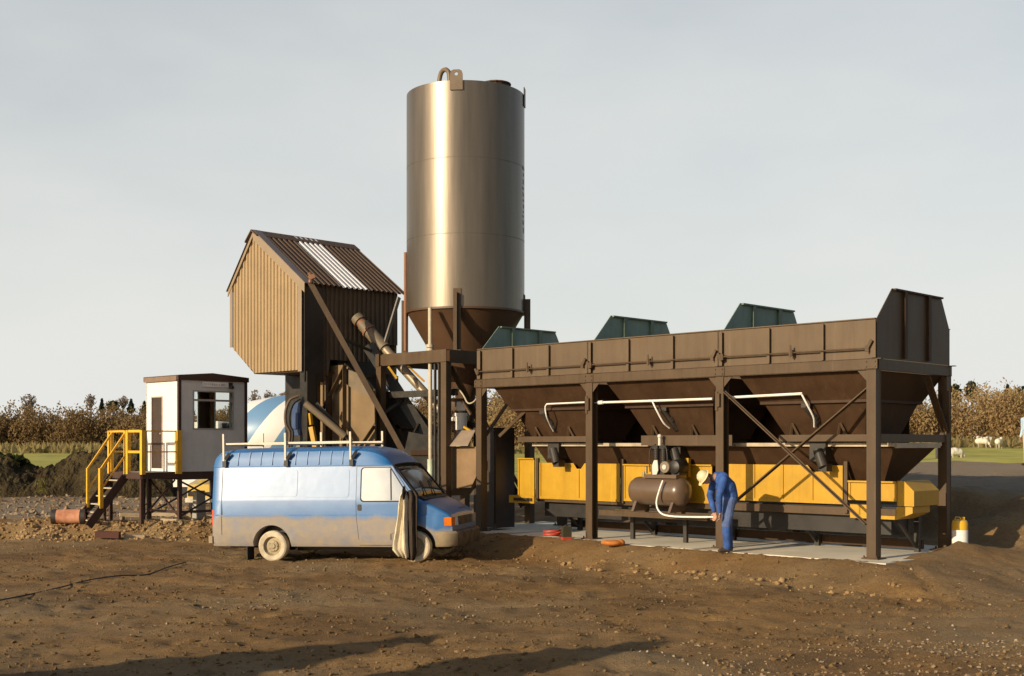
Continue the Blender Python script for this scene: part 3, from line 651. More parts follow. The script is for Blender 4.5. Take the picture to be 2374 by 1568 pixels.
# ------------------------------------------------------------------ mixer house on its legs
GO = (-5.07, 29.5)
mh = empty('mixer_house', (*GO,0), -TH, 'gabled corrugated mixer house raised on brown steel legs', 'mixer house')
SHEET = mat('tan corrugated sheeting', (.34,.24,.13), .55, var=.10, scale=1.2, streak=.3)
ROOFM = mat('brown corrugated roof sheeting', (.105,.068,.045), .6, var=.14, scale=1.2, spec=.2, streak=.3)
def corr(O, S, T, N, s0, s1, top, bot, pitch=.145, d=.035):
    O = Vector(O); S = Vector(S); T = Vector(T); N = Vector(N); m = MB(); prof = []
    s = s0
    while s < s1-1e-6:
        for f, dd in ((0,0),(.42,0),(.55,1),(.87,1)):
            ss = s+f*pitch
            if ss < s1: prof.append((ss, dd*d))
        s += pitch
    prof.append((s1, 0)); vs = []
    for ss, dd in prof:
        vs += [O+S*ss+T*bot(ss)+N*dd, O+S*ss+T*top(ss)+N*dd]
    m.add(vs, [(2*i,2*i+2,2*i+3,2*i+1) for i in range(len(prof)-1)]); return m
WH = 3.0; RU, RZ = -2.06, 7.32; EL, EZ0 = -3.12, 6.02; EZ1 = 5.90
gt = lambda s: RZ+(s-RU)*(EZ1-RZ)/(0-RU) if s > RU else RZ+(s-RU)*(EZ0-RZ)/(EL-RU)
gb = lambda s: 3.74 if s > -2.12 else 3.78+(s+2.12)*(4.45-3.78)/(-3.10+2.12)
ga = corr((0,0,0),(1,0,0),(0,0,1),(0,-1,0),-3.08,-.08,gt,gb); solidify(ga.build('gable_wall', SHEET, mh), .004)
ga = corr((0,WH,0),(1,0,0),(0,0,1),(0,1,0),-3.08,-.08,gt,gb); solidify(ga.build('gable_wall', SHEET, mh), .004)
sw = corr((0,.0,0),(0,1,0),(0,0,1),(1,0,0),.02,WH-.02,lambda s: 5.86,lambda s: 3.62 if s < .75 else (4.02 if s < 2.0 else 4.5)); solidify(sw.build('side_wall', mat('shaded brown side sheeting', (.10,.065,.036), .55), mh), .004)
sw = corr((-3.1,.0,0),(0,1,0),(0,0,1),(-1,0,0),.02,WH-.02,lambda s: 6.0,lambda s: 4.45); solidify(sw.build('side_wall', SHEET, mh), .004)
MB().prism([(-3.09,.03,4.45),(-2.12,.03,3.76),(-.0,.03,3.72),(-.0,.03,3.69),(-2.14,.03,3.72),(-3.11,.03,4.42)],(0,WH-.06,0)).build('floor_plate', BROWN_D, mh)
def roof(ua, za, ub, zb, y0, y1, name, m, lift=0.):
    S = Vector((0,1,0)); T = (Vector((ub,0,zb))-Vector((ua,0,za))); N = Vector((0,1,0)).cross(T).normalized()
    if N.z < 0: N = -N
    L_ = T.length
    o = corr(Vector((ua,0,za))+N*(.02+lift), S, T.normalized(), N, y0, y1, lambda s: L_, lambda s: 0, pitch=.16, d=.04).build(name, m, mh); solidify(o, .004); return o
r0 = (.14, EZ1-.10); 
for y0, y1, m, nm in ((.10,1.09,ROOFM,'roof_sheet'),(1.09,1.93,mat('translucent white roof sheet', (.72,.69,.68), .4, var=.06),'roof_light'),(1.93,3.16,ROOFM,'roof_sheet')):
    roof(r0[0], r0[1], RU, RZ, y0, y1, nm, m)
roof(EL-.1, EZ0-.12, RU, RZ, -.12, 3.16, 'roof_sheet', ROOFM)
rc = MB().prism([(RU-.28,-.14,RZ-.20),(RU,-.14,RZ+.07),(RU+.26,-.14,RZ-.10),(RU+.26,-.14,RZ-.13),(RU,-.14,RZ+.03),(RU-.28,-.14,RZ-.24)],(0,3.32,0)); rc.build('ridge_cap', ROOFM, mh)
# barge boards and corner trims
bb = MB()
def barge(p, q, h=.17):
    p = Vector(p); q = Vector(q); bb.prism([p, q, q-Vector((0,0,h)), p-Vector((0,0,h))],(0,-.02,0))
barge((RU,-.06,RZ+.06),(.15,-.06,EZ1-.06),.24); barge((RU-.001,-.06,RZ+.06),(EL-.10,-.06,EZ0-.08),.16)
bb.box(-.13,.02,-.07,-.05,3.70,EZ1-.1).box(-3.13,-3.02,-.07,-.05,4.45,EZ0)
bb.build('barge_board', mat('tan trim flashing', (.27,.20,.13), .5, var=.06), mh)
MB().prism([(RU+.02,-.08,RZ+.05),(.17,-.08,EZ1-.08),(.17,.14,EZ1-.08),(RU+.02,.14,RZ+.05)],(.0,.0,.02)).build('verge_flashing', mat('grey verge flashing', (.16,.13,.125), .5), mh)
MB().box(.045,.075,-.02,.55,3.45,5.75).build('corner_plate', BLACK, mh)
# legs and frame under the house
lg = [(-.02,.02,.30),( -.02,.72,.12),(-.02,2.8,.16)]
for u, w, s in lg:
    MB().box(u-s*.5,u+s*.5,w,w+.014,0,3.70).box(u-s*.5,u+s*.5,w+s-.014,w+s,0,3.70).box(u-.01,u+.01,w+.014,w+s-.014,0,3.70).box(u+s*.5-.03,u+s*.5-.012,w+.015,w+s-.015,0,3.70).build('leg', BLACK if s == .30 else BROWN_D, mh)
def mp(x, y, Y): p = at(x,y,Y); d = p-Vector((*GO,0)); return Vector((d.dot(U), d.dot(W), p.z))
def fp(x, y, w): u, z = frame_uz(GO, x, y, w); return Vector((u, w, z))
# tan mixer body behind the cross members
mx_ = MB().prism([fp(742,850,.95),fp(800,846,.95),fp(868,908,.95),fp(869,1060,.95),fp(722,1060,.95),fp(717,930,.95)],(0,.05,0))
mx_.build('mixer_panel', TAN, mh)
MB().prism([fp(792,852,.88),fp(842,870,.88),(fp(868,905,.88)),fp(862,925,.88),fp(822,905,.88),fp(788,880,.88)],(0,.04,0)).build('splash_plate', mat('pale worn mixer steel', (.16,.12,.075), .6), mh)
MB().box(-2.4,-.15,1.15,2.6,2.0,4.3).build('mixer_drum', DARK, mh)
for p, q, wd in (((800,846),(800,1060),.10),((740,862),(740,1060),.08),((802,846),(736,975),.10),((870,985),(800,1090),.10)):
    MB().ang(fp(*p,.82), fp(*q,.82), wd, .016, up=(0,-1,0)).build('frame_member', BROWN, mh)
MB().tube([mp(708,935,29.3),mp(800,1012,29.3)],.085,12).build('discharge_chute', mat('pale worn mixer steel', (.16,.12,.075), .6), mh)
MB().bar(mp(733,935,29.5),mp(820,1030,29.5),.04,.09).build('frame_member', DARK, mh)
MB().bar(mp(925,690,30.3),mp(888,812,29.9),.05,.09).build('wall_strut', mat('grey strut', (.2,.18,.16), .5), mh)
MB().bar(mp(719,958,29.35),mp(722,985,29.35),.07).bar(mp(722,990,29.35),mp(736,1062,29.3),.11).build('yellow_lever', YEL, mh)
for k, (dx, dz) in enumerate(((0,0),(.10,-.06))):
    hose('hydraulic_hose', [mp(692+k*4,918+k*6,29.45),mp(672+k*8,928+k*8,29.42),mp(662+k*9,955+k*6,29.4),mp(663+k*9,985+k*3,29.4),mp(672+k*7,1005,29.4),mp(668+k*6,1045,29.4)], .035, RUBBER if k else mat('brown hose', (.10,.06,.035), .6), mh)
MB().box(-.45,-.12,-.02,.35,2.15,2.95).box(-.40,-.14,-.06,-.021,2.3,2.7).build('blue_motor', mat('blue motor enamel', (.045,.075,.16), .45), mh)
# skip hoist track
tk = empty('skip_hoist_track', (0,0,0), 0, 'steep pair of brown skip hoist rails rising to the mixer house', 'hoist track')
def rail(p, q, m, a=.12):
    MB().bar(p,q,a,.018,up=(0,-1,.2)).bar(Vector(p)+Vector((0,.07,0)),Vector(q)+Vector((0,.07,0)),.016,.13,up=(0,-1,.2)).build('rail', m, tk)
rail(at(719,655,29.25), at(958,1092,28.75), BROWN, .13)
rail(at(852,800,29.9), at(1035,1085,29.4), DARK, .30)
for t in (.3,.5,.7,.9):
    p = at(719,655,29.25).lerp(at(958,1092,28.75),t); q = at(852,800,29.9).lerp(at(1035,1085,29.4),max(t-.25,0)); MB().bar(p+Vector((0,.1,0)),q,.06).build('rung', DARK, tk)
MB().tube([at(716,633,29.2),at(722,640,29.2),at(719,656,29.2)],.05,8).bar(at(716,645,29.2),at(730,640,29.2),.1).build('head_sheave', mat('rust brown tube', (.22,.10,.05), .6), tk)
MB().prism([at(888,905,30.3),at(935,915,30.3),at(1028,1010,30.3),at(1028,1120,30.3),at(888,1120,30.3)],(0,.03,0)).build('shaft_plate', DARK, tk)
MB().prism([at(735,1000,31.0),at(868,1000,31.0),at(868,1120,31.0),at(735,1120,31.0)],(0,.03,0)).build('shaft_plate', DARK, tk)
for p_, q_ in (((893,905),(893,1110)),((1005,990),(1005,1110)),((893,935),(960,1060)),((905,990),(1010,990))):
    MB().bar(at(*p_,30.1),at(*q_,30.1),.09,.09).build('shaft_member', BROWN_D, tk)
sk = empty('skip_bucket', at(985,1075,28.9), 0, 'dark steel skip bucket at the foot of the hoist track', 'skip')
MB().prism([(-.65,-.4,-.6),(.35,-.4,-1.0),(.75,-.4,-.2),(.70,-.4,.55),(-.35,-.4,.75)],(0,.9,0)).build('bucket', DARK, sk)
MB().box(-.3,.5,-.45,-.401,.2,.32).build('bucket_rim', BROWN_D, sk)
# screw conveyor from silo outlet to mixer house
sc = empty('screw_conveyor', (0,0,0), 0, 'long sloping cement screw tube between silo outlet and mixer house', 'screw conveyor')
pa, pb = Vector((-1.35,29.45,2.55)), Vector((-3.90,30.55,5.22))
pa = at(1052,985,28.9); pb = at(827,737,30.45)
MB().tube([pa,pa.lerp(pb,.72)],.11,14).build('tube', mat('dull screw tube steel', (.26,.20,.13), .45, .3), sc, smooth=40)
MB().tube([pa.lerp(pb,.70),pa.lerp(pb,.93)],.16,14).build('drive_casing', mat('pale worn mixer steel', (.16,.12,.075), .6), sc, smooth=40)
MB().tube([pa.lerp(pb,.93),pa.lerp(pb,.975)],.13,14).tube([pa.lerp(pb,.86),pa.lerp(pb,.875)],.19,14).build('flange', mat('rust brown tube', (.22,.10,.05), .6), sc, smooth=40)
MB().tube([pa.lerp(pb,.96),pb],.17,14).build('motor', mat('pale worn mixer steel', (.16,.12,.075), .6), sc, smooth=40)
for pp, nm in ((((900,850),(920,878)),'a'),(((945,848),(984,885)),'b')):
    o = MB().bar(at(*pp[0],28.9),at(*pp[1],28.9),.05,.05).build('yellow_handrail', YEL); tag(o, 'short sloping yellow rail beside the screw tube, '+('nearer the mixer house' if nm == 'a' else 'nearer the silo column'), 'handrail')
# cement weigher below silo
cw = empty('cement_weigher', (0,0,0), 0, 'tan weigh box with tilted grey lid and white filter under the silo', 'weigher')
TANB = mat('tan weigher paint', (.24,.145,.07), .55, var=.15)
cwo = bw(-.62,.35)
def lw_(x,y,w): u, z = frame_uz(O_BIN,x,y,w); return bw(u,w,z)
MB().prism([lw_(1038,1036,.3),lw_(1104,1036,.3),lw_(1104,1105,.3),lw_(1092,1130,.3),lw_(1050,1134,.3),lw_(1038,1150,.3)],W*.7).build('body', TANB, cw)
MB().prism([lw_(1040,1035,.10),lw_(1085,1034,.10),lw_(1102,1000,.45),lw_(1062,1000,.45)],(0,0,.02)).build('lid', mat('grey brown lid', (.27,.20,.145), .5), cw)
MB().cyl(lw_(1069,997,.6),lw_(1069,965,.6),.13).cyl(lw_(1069,965,.6),lw_(1069,958,.6),.15).build('filter', WHITE, cw, smooth=40)
MB().box(-.1,.1,-.1,.1,0,.2).build('filter_head', mat('pale metal', (.6,.55,.48), .4), cw).location = lw_(1069,952,.6)
MB().tube([lw_(1030,972,.55),lw_(1055,972,.55)],.05,8).build('inlet_pipe', WHITE, cw)
MB().lathe([(.30,.0),(.30,-.3),(.12,-.85),(.12,-.95)],20,cap=False).build('feed_cone', mat('brown cone paint', (.075,.037,.017), .5), cw, smooth=40).location = lw_(1062,925,.95)
hose('cable_loop', [lw_(1045,945,.4),lw_(1040,925,.4),lw_(1050,905,.4),lw_(1063,903,.4),lw_(1075,918,.4),lw_(1085,935,.4),lw_(1098,932,.4),lw_(1108,920,.3)], .018, CREAM, cw)
for p, q in (((1038,968),(1060,945)),((1072,930),(1092,962)),((1076,990),(1100,1005)),((1036,985),(1050,1000))):
    MB().bar(lw_(*p,.5),lw_(*q,.5),.05,.05).build('strut', YEL if p[0]==1076 else BROWN, cw)
MB().box(-.06,.06,-.04,.04,-.08,.08).build('junction_box', mat('tan trim flashing', (.27,.20,.13), .5), cw).location = lw_(1032,1014,.1)
# ------------------------------------------------------------------ site cabin on legs with stair and platform
KO = (-8.31, 30.3)
cb = empty('site_cabin', (*KO,0), -TH, 'small grey and white control cabin raised on braced steel legs', 'cabin')
F, T_ = 1.24, 3.55; LW, LU_ = 1.95, 1.63                  # floor, top, depth along w, width along -u
th = .05
# grey wall (u = 0 plane, facing +u) with window opening
def cz(x, y): # pixel on grey face
    k = (x-HX)/FPX; w = (k*KO[1]-KO[0])/(W.x-k*W.y); Yd = KO[1]+w*W.y; return w, CAMZ+(HY-y)*Yd/FPX
wa, za = cz(447,905); wb, zb = cz(541,997); 
MB().box(-th,0,0,wa,F,T_).box(-th,0,wb,LW,F,T_).box(-th,0,wa,wb,F,zb).box(-th,0,wa,wb,za,T_).build('front_wall', GREYP, cb)
# back wall with window openings left and right of a dark board
MB().box(-LU_,-LU_+th,0,1.27,F,T_).box(-LU_,-LU_+th,1.49,LW,F,T_).box(-LU_,-LU_+th,1.27,1.49,F,1.86).box(-LU_,-LU_+th,1.27,1.49,3.38,T_).build('back_wall', WHITEP, cb)
MB().box(-LU_+.06,-LU_+.09,1.50,LW-.06,F+.1,3.4).build('notice_board', mat('dark wood board', (.09,.045,.02), .6), cb)
MB().box(-LU_+.10,-1.46,LW-.16,LW-.06,F+.1,3.3).build('door_post', mat('orange timber post', (.30,.15,.05), .7), cb)
# white wall (w = 0 plane, facing -w) with the doorway
da, db = -1.36, -.80
MB().box(-LU_+.001,da,0,th,F,T_).box(db,-th-.001,0,th,F,T_).box(da,db,0,th,3.15,T_).box(da,db,0,th,F,F+.07).build('door_wall', WHITEP, cb)
MB().box(da,da+.03,-.012,th,F+.07,3.15).box(db-.03,db,-.012,th,F+.07,3.15).box(da+.03,db-.03,-.012,th,3.12,3.15).build('door_frame', mat('pale pink timber', (.45,.28,.2), .7), cb)
dl = MB().box(da+.032,db-.032,.012,.045,F+.075,3.118).build('door', mat('dark door leaf', (.05,.03,.02), .5), cb)
MB().cyl((db-.08,-.03,2.2),(db-.08,.012,2.2),.02).build('handle', GALV, dl)
MB().box(-LU_+.001,-1.45,LW-th,LW,F,T_).box(-.72,-th-.001,LW-th,LW,F,T_).box(-1.45,-.72,LW-th,LW,F,1.86).box(-1.45,-.72,LW-th,LW,3.38,T_).build('side_wall', WHITEP, cb)
MB().box(-LU_,-.0,.0,LW,F-.20,F-.002).build('floor', MAROON, cb)
# roof: shallow pitched dark fascia
MB().prism([(.05,-.05,3.54),(.05,-.05,3.66),(.05,LW/2-.05,3.74),(.05,LW+.06,3.66),(.05,LW+.06,3.54)],(-LU_-.1,0,0)).build('roof', MAROON, cb)
MB().box(-LU_-.01,-.04,-.058,-.052,3.52,3.64).build('eaves_board', mat('weathered eaves timber', (.20,.13,.09), .7), cb)
MB().box(-.02,.02,-.03,.05,F,3.54).build('corner_trim', MAROON, cb); MB().box(-.02,.02,LW-.05,LW+.03,F,3.54).build('corner_trim', MAROON, cb)
MB().box(-.045,.008,-.031,.03,F,3.53).build('corner_trim', MAROON, cb)
glass = bpy.data.materials.new('window glass'); glass.use_nodes = True; gb_ = glass.node_tree.nodes['Principled BSDF']
gb_.inputs['Base Color'].default_value = (.9,.92,.9,1); gb_.inputs['Roughness'].default_value = .03; gb_.inputs['Transmission Weight'].default_value = 1.0; gb_.inputs['IOR'].default_value = 1.02
wf = MB(); s = .035; zt_ = cz(447,927)[1]
wf.box(-.03,.015,wa,wa+s,zb,za).box(-.03,.015,wb-s,wb,zb,za).box(-.03,.015,wa+s,wb-s,zb,zb+s).box(-.03,.015,wa+s,wb-s,za-s,za).box(-.03,.015,wa+s,wb-s,zt_-.03,zt_+.02)
win = wf.build('window', mat('grey window frame', (.36,.34,.32), .5), cb)
MB().box(-.012,-.006,wa+s,wb-s,zb+s,zt_-.03).build('pane', glass, win); 
o = MB().box(-.003,.003,0,wb-wa-2*s,-(za-s-zt_-.02),0).build('open_pane', glass, win); o.location = (.01,wa+s,za-s); o.rotation_euler = (0,R(-18),0)
MB().box(-LU_+.02,-LU_+.026,1.27,1.49,1.86,3.38).build('pane', glass, cb)
MB().box(-1.45,-.72,LW-.03,LW-.024,1.86,3.38).build('pane', glass, cb)
sa, s1_ = cz(467,885); sb, s2_ = cz(528,899)
sg = MB().box(.02,.035,sa,sb,s2_,s1_).build('sign_board', mat('faded white sign', (.82,.79,.78), .5), cb)
mk = MB(); rr = random.Random(5)
# the painted words are too faded to read: faint strokes only
y = sa+.07
while y < sb-.08:
    h = s1_-s2_; mk.box(.0355,.037,y,y+rr.uniform(.012,.03),s2_+h*.30,s2_+h*.70); y += rr.uniform(.03,.06)
mk.build('faded_lettering', mat('faded grey lettering', (.45,.44,.45), .6), sg)
MB().cyl((.03,sb+.07,s2_+.02),(.12,sb+.07,s2_),.045).box(.02,.05,sb+.02,sb+.12,s2_-.03,s1_).build('lamp', DARK, cb)
# under-frame: legs, rails, X braces
lgp = [(-.06,.05),(-.06,LW-.05),(-LU_+.06,.05),(-LU_+.06,LW-.05)]
for u, w in lgp: MB().box(u-.045,u+.045,w-.045,w+.045,-.02,F-.201).build('leg', MAROON, cb)
def xb(p, q): MB().bar(p,q,.04,.04).build('brace', MAROON, cb)
xb((-.04,.1,.15),(-.04,LW-.1,F-.25)); xb((-.075,.1,F-.25),(-.075,LW-.1,.15)); xb((-.12,.06,.12),(-LU_+.1,.06,F-.25))
xb((-LU_+.06,.1,.15),(-LU_+.06,LW-.1,F-.25))
MB().box(-.08,-.03,.10,LW-.10,.20,.26).build('rail', MAROON, cb); MB().box(-LU_+.1,-.1,.02,.08,.20,.26).build('rail', MAROON, cb); MB().box(-LU_+.1,-.1,LW-.08,LW-.02,.40,.46).build('rail', MAROON, cb)
MB().prism([(-.9,.9,-.05),(-.62,.9,-.05),(-.68,.9,.72),(-.84,.9,.72)],(0,.25,0)).build('footing_block', mat('grey footing block', (.36,.33,.28), .8), cb)
# platform and stair
PD = 1.02
pf = empty('access_stair', (*KO,0), -TH, 'steel stair and landing with yellow handrails at the cabin door', 'stair')
MB().box(-LU_,-.0,-PD,-.02,F-.07,F-.01).build('landing', mat('pale worn deck plate', (.42,.36,.28), .7), pf)
MB().box(-LU_,0,-PD-.03,-PD-.001,F-.16,F-.0).box(-LU_-.03,-LU_-.001,-PD,-.02,F-.16,F).box(.001,.03,-PD,-.02,F-.16,F).build('landing_edge', MAROON, pf)
for u, w in ((-.03,-PD+.02),(-LU_+.03,-PD+.02),(-LU_+.03,-.1)): MB().box(u-.04,u+.04,w-.04,w+.04,-.02,F-.17).build('leg', MAROON, pf)
MB().bar((-.03,-PD+.06,.15),(-.03,-.1,F-.2),.035).build('brace', MAROON, pf)
RH = F+1.03
def post(u, w, z0, z1, a): MB().box(u-a/2,u+a/2,w-a/2,w+a/2,z0,z1).build('handrail_post', YEL_D, pf)
post(.05,-PD,F-.05,RH,.10); post(.07,-.06,F-.05,RH,.13)
post(-LU_,-PD,F-.05,RH,.07); post(-LU_,-.08,F-.05,RH,.07); post(-.66,-PD,F-.05,RH,.09); post(-.78,-PD,F-.05,RH,.05)
def hr(p, q, a=.045): MB().bar(p,q,a,a).build('handrail', YEL_D, pf)
for z in (RH-.02, F+.5):
    hr((.05,-PD+.05,z),(.07,-.12,z),.03)
    hr((-LU_,-PD+.035,z),(-LU_,-.12,z)); hr((-.0,-PD,z),(-.62,-PD,z),.06)
hr((-.83,-PD,RH-.02),(-LU_+.04,-PD,RH-.02))
# stair descends along -w on the u range [-1.45,-.78]? measured: near side
ua_, ub_ = -.80, -1.48; n = 6; run = .82; gz = .02
st0 = -PD-.03
for i in range(n):
    z = F-(i+1)*(F-gz)/(n+.3); w = st0-run*(i+.5)/n
    MB().box(ub_+.03,ua_-.03,w-.085,w+.085,z-.03,z).build('tread', mat('pale worn deck plate', (.42,.36,.28), .7), pf)
for u in (ua_, ub_):
    MB().bar((u,st0+.02,F-.12),(u,st0-run-.12,-.06),.04,.2,up=(0,0,1)).build('stringer', MAROON, pf)
    bz = .36; wb_ = st0-run+.20
    post(u,wb_,bz,bz+.98,.09 if u == ua_ else .06)
    top0 = (u,-PD,RH-.05); hr(top0,(u,wb_,bz+.96),.045); hr((u,-PD,F+.42),(u,wb_,bz+.45),.035)
post(ub_,-PD,F-.05,RH,.06); post(ua_,-PD+.0,F-.05,RH,.07)
MB().box(-1.1,-1.05,st0-.40,st0-.35,-.02,.62).build('leg', MAROON, pf)
# ------------------------------------------------------------------ blue van
K = 1.05; VA = R(-14)
VZ = -.385
vr = empty('van', (-4.49,24.8,VZ), VA, 'dirty blue panel van with a roof rack parked in the mud', 'van')
vr.rotation_euler = Euler = (0, R(-.9), VA)
def vzr(x):   # roof line
    return float(np.interp(x, [-1.24,-1.2,-1.1,-.8,0,1.5,1.75,1.95,2.12,2.26,2.38,2.88,2.96,3.2,3.38,3.46,3.50],
                              [2.05,2.12,2.17,2.205,2.215,2.215,2.21,2.18,2.11,2.00,1.86,1.21,1.165,1.06,.96,.90,.80]))
def vwm(x): return float(np.interp(x, [-1.24,-1.16,-.9,0,2.3,2.9,3.2,3.4,3.50], [.90,.945,.965,.97,.97,.955,.915,.865,.83]))
def vsec(x):
    wm = vwm(x); zr = vzr(x); zg = min(1.86, zr); zb = min(1.19, zr-.03); inset = .098
    if zr >= 1.85: wg = wm-inset; fl = 1.
    else: t = min(max((zr-1.21)/(1.86-1.21),0),1); wg = wm-.03-(inset-.03)*t; fl = 0.
    cz_ = min(.925, zr-.07)
    rz = max(zr-zg, 0)
    return [(wm-.05,.30),(wm-.012,.38),(wm-.003,.62),(wm,min(.90,zr-.1)),(wm-.014,cz_),(wm-.012,max(zb,cz_+.01)),
            (wg,zg),(wg+.012*fl,zg+.006*fl),(wg+.010*fl-.004,zg+.018*fl),(wg-.03,zg+.012+.42*rz),(wg-.085,zg+.014+.80*rz),(wg-.20,zr+.012),(wg*.45,zr+.03),(0,zr+.036)]
xs = [-1.24,-1.215,-1.16,-1.05,-.8,-.4,0,.5,1.0,1.5,1.75,1.9,2.0,2.08,2.16,2.24,2.31,2.38,2.5,2.62,2.75,2.88,2.94,3.02,3.12,3.22,3.32,3.40,3.46,3.50]
vb = MB(); ring = []
for x in xs:
    h = vsec(x); h = h[:6]+[(h[5][0]+(h[6][0]-h[5][0])*t_, h[5][1]+(h[6][1]-h[5][1])*t_) for t_ in (.05,.95)]+h[6:]; full = [(-y,z) for y,z in h]+[(y,z) for y,z in h[-2::-1]]; ring.append([(x*K,y,z) for y,z in full])
n = len(ring[0]); vs = [p for r_ in ring for p in r_]; fs = []
for i in range(len(xs)-1):
    for j in range(n): fs.append((i*n+j,i*n+(j+1)%n,(i+1)*n+(j+1)%n,(i+1)*n+j))
fs += [tuple(range(n-1,-1,-1)), tuple((len(xs)-1)*n+k for k in range(n))]
vb.add(vs, fs)
def van_paint():
    m = bpy.data.materials.new('faded blue van paint with dried mud'); m.use_nodes = True; nt = m.node_tree; N = nt.nodes; L = nt.links; b = N['Principled BSDF']
    tc = N.new('ShaderNodeTexCoord'); sp = N.new('ShaderNodeSeparateXYZ'); L.new(tc.outputs['Object'], sp.inputs[0])
    n1 = N.new('ShaderNodeTexNoise'); n1.inputs['Scale'].default_value = 1.7; n1.inputs['Detail'].default_value = 7; n1.inputs['Roughness'].default_value = .65; L.new(tc.outputs['Object'], n1.inputs['Vector'])
    ma = N.new('ShaderNodeMath'); ma.operation = 'MULTIPLY_ADD'; ma.inputs[1].default_value = -.30; L.new(n1.outputs[0], ma.inputs[0]); mxr = N.new('ShaderNodeMapRange'); mxr.inputs[1].default_value = 2.75; mxr.inputs[2].default_value = 3.35; mxr.inputs[4].default_value = .24; L.new(sp.outputs[0], mxr.inputs[0]); mad = N.new('ShaderNodeMath'); L.new(sp.outputs[2], mad.inputs[0]); L.new(mxr.outputs[0], mad.inputs[1]); L.new(mad.outputs[0], ma.inputs[2])
    mr = N.new('ShaderNodeMapRange'); mr.inputs[1].default_value = .66; mr.inputs[2].default_value = .77; mr.inputs[3].default_value = 1; mr.inputs[4].default_value = 0; L.new(ma.outputs[0], mr.inputs[0])
    n2 = N.new('ShaderNodeTexNoise'); n2.inputs['Scale'].default_value = 4.5; n2.inputs['Detail'].default_value = 9; n2.inputs['Roughness'].default_value = .7; L.new(tc.outputs['Object'], n2.inputs['Vector'])
    m2 = N.new('ShaderNodeMapRange'); m2.inputs[1].default_value = .3; m2.inputs[2].default_value = .7; m2.inputs[3].default_value = .58; m2.inputs[4].default_value = .95; L.new(n2.outputs[0], m2.inputs[0])
    mm = N.new('ShaderNodeMath'); mm.operation = 'MULTIPLY'; L.new(mr.outputs[0], mm.inputs[0]); L.new(m2.outputs[0], mm.inputs[1])
    mud = N.new('ShaderNodeMix'); mud.data_type = 'RGBA'; mud.inputs[6].default_value = (.29,.215,.13,1); mud.inputs[7].default_value = (.39,.305,.19,1); L.new(n2.outputs[0], mud.inputs[0])
    # chalky bloom on the upper side panels
    bl = N.new('ShaderNodeMix'); bl.data_type = 'RGBA'; bl.inputs[6].default_value = (.005,.088,.29,1); bl.inputs[7].default_value = (.018,.155,.39,1); L.new(n1.outputs[0], bl.inputs[0])
    mx = N.new('ShaderNodeMix'); mx.data_type = 'RGBA'; L.new(mm.outputs[0], mx.inputs[0]); L.new(bl.outputs[2], mx.inputs[6]); L.new(mud.outputs[2], mx.inputs[7]); L.new(mx.outputs[2], b.inputs['Base Color'])
    iv = N.new('ShaderNodeMapRange'); iv.inputs[3].default_value = .5; iv.inputs[4].default_value = .9; L.new(mm.outputs[0], iv.inputs[0]); L.new(iv.outputs[0], b.inputs['Roughness'])
    b.inputs['Metallic'].default_value = 0.0
    cw_ = N.new('ShaderNodeMapRange'); cw_.inputs[3].default_value = 1.; cw_.inputs[4].default_value = 0.; cw_.inputs[3].default_value = .95; L.new(mm.outputs[0], cw_.inputs[0]); L.new(cw_.outputs[0], b.inputs['Coat Weight'])
    b.inputs['Coat Roughness'].default_value = .37; b.inputs['Coat IOR'].default_value = 1.58; b.inputs['Specular IOR Level'].default_value = .5
    bp = N.new('ShaderNodeBump'); bp.inputs['Strength'].default_value = .12; bp.inputs['Distance'].default_value = .03
    n3 = N.new('ShaderNodeTexNoise'); n3.inputs['Scale'].default_value = 2.2; n3.inputs['Detail'].default_value = 2; L.new(tc.outputs['Object'], n3.inputs['Vector'])
    L.new(n3.outputs[0], bp.inputs['Height']); L.new(bp.outputs[0], b.inputs['Normal']); L.new(bp.outputs[0], b.inputs['Coat Normal'])
    return m
VP = van_paint(); GLASSV = mat('dark glossy car glass', (.03,.028,.024), .06, .0, var=.05, spec=1.0, coat=1.0)
GLASSV.node_tree.nodes['Principled BSDF'].inputs['IOR'].default_value = 2.6
PLAST = mat('mud dusted bumper plastic', (.05,.045,.038), .7, var=.4, scale=5, c2=(.16,.125,.08))
body = vb.build('body', [VP, BLACK], None)
WX = [0, 2.815*K]; WZ = .305
for x in WX:
    for sgn in (-1, 1):
        cu = MB().lathe([(.01,-.2),(.405,-.2),(.405,.25),(.01,.25)],40,(x,sgn*.93,WZ+.01),'y').build('cutter', BLACK)
        mo = body.modifiers.new('arch','BOOLEAN'); mo.operation = 'DIFFERENCE'; mo.object = cu; mo.solver = 'EXACT'; bake(body)
        bpy.data.objects.remove(cu)
me = body.data
while len(me.materials) < 2: me.materials.append(BLACK)
me.materials[0] = VP; me.materials[1] = BLACK
for p in me.polygons:
    c = p.center; p.material_index = 0; p.use_smooth = True
    for x in WX:
        if math.hypot(c.x-x, c.z-WZ-.01) < .403 and abs(c.y) < .955: p.material_index = 1; p.use_smooth = False
me.set_sharp_from_angle(angle=R(28))
body.parent = vr
def vy(x, z):                                             # side surface of the body (half width at height z)
    h = vsec(x/K); zs = [p[1] for p in h[:7]]; ys = [p[0] for p in h[:7]]
    return float(np.interp(z, zs, ys))
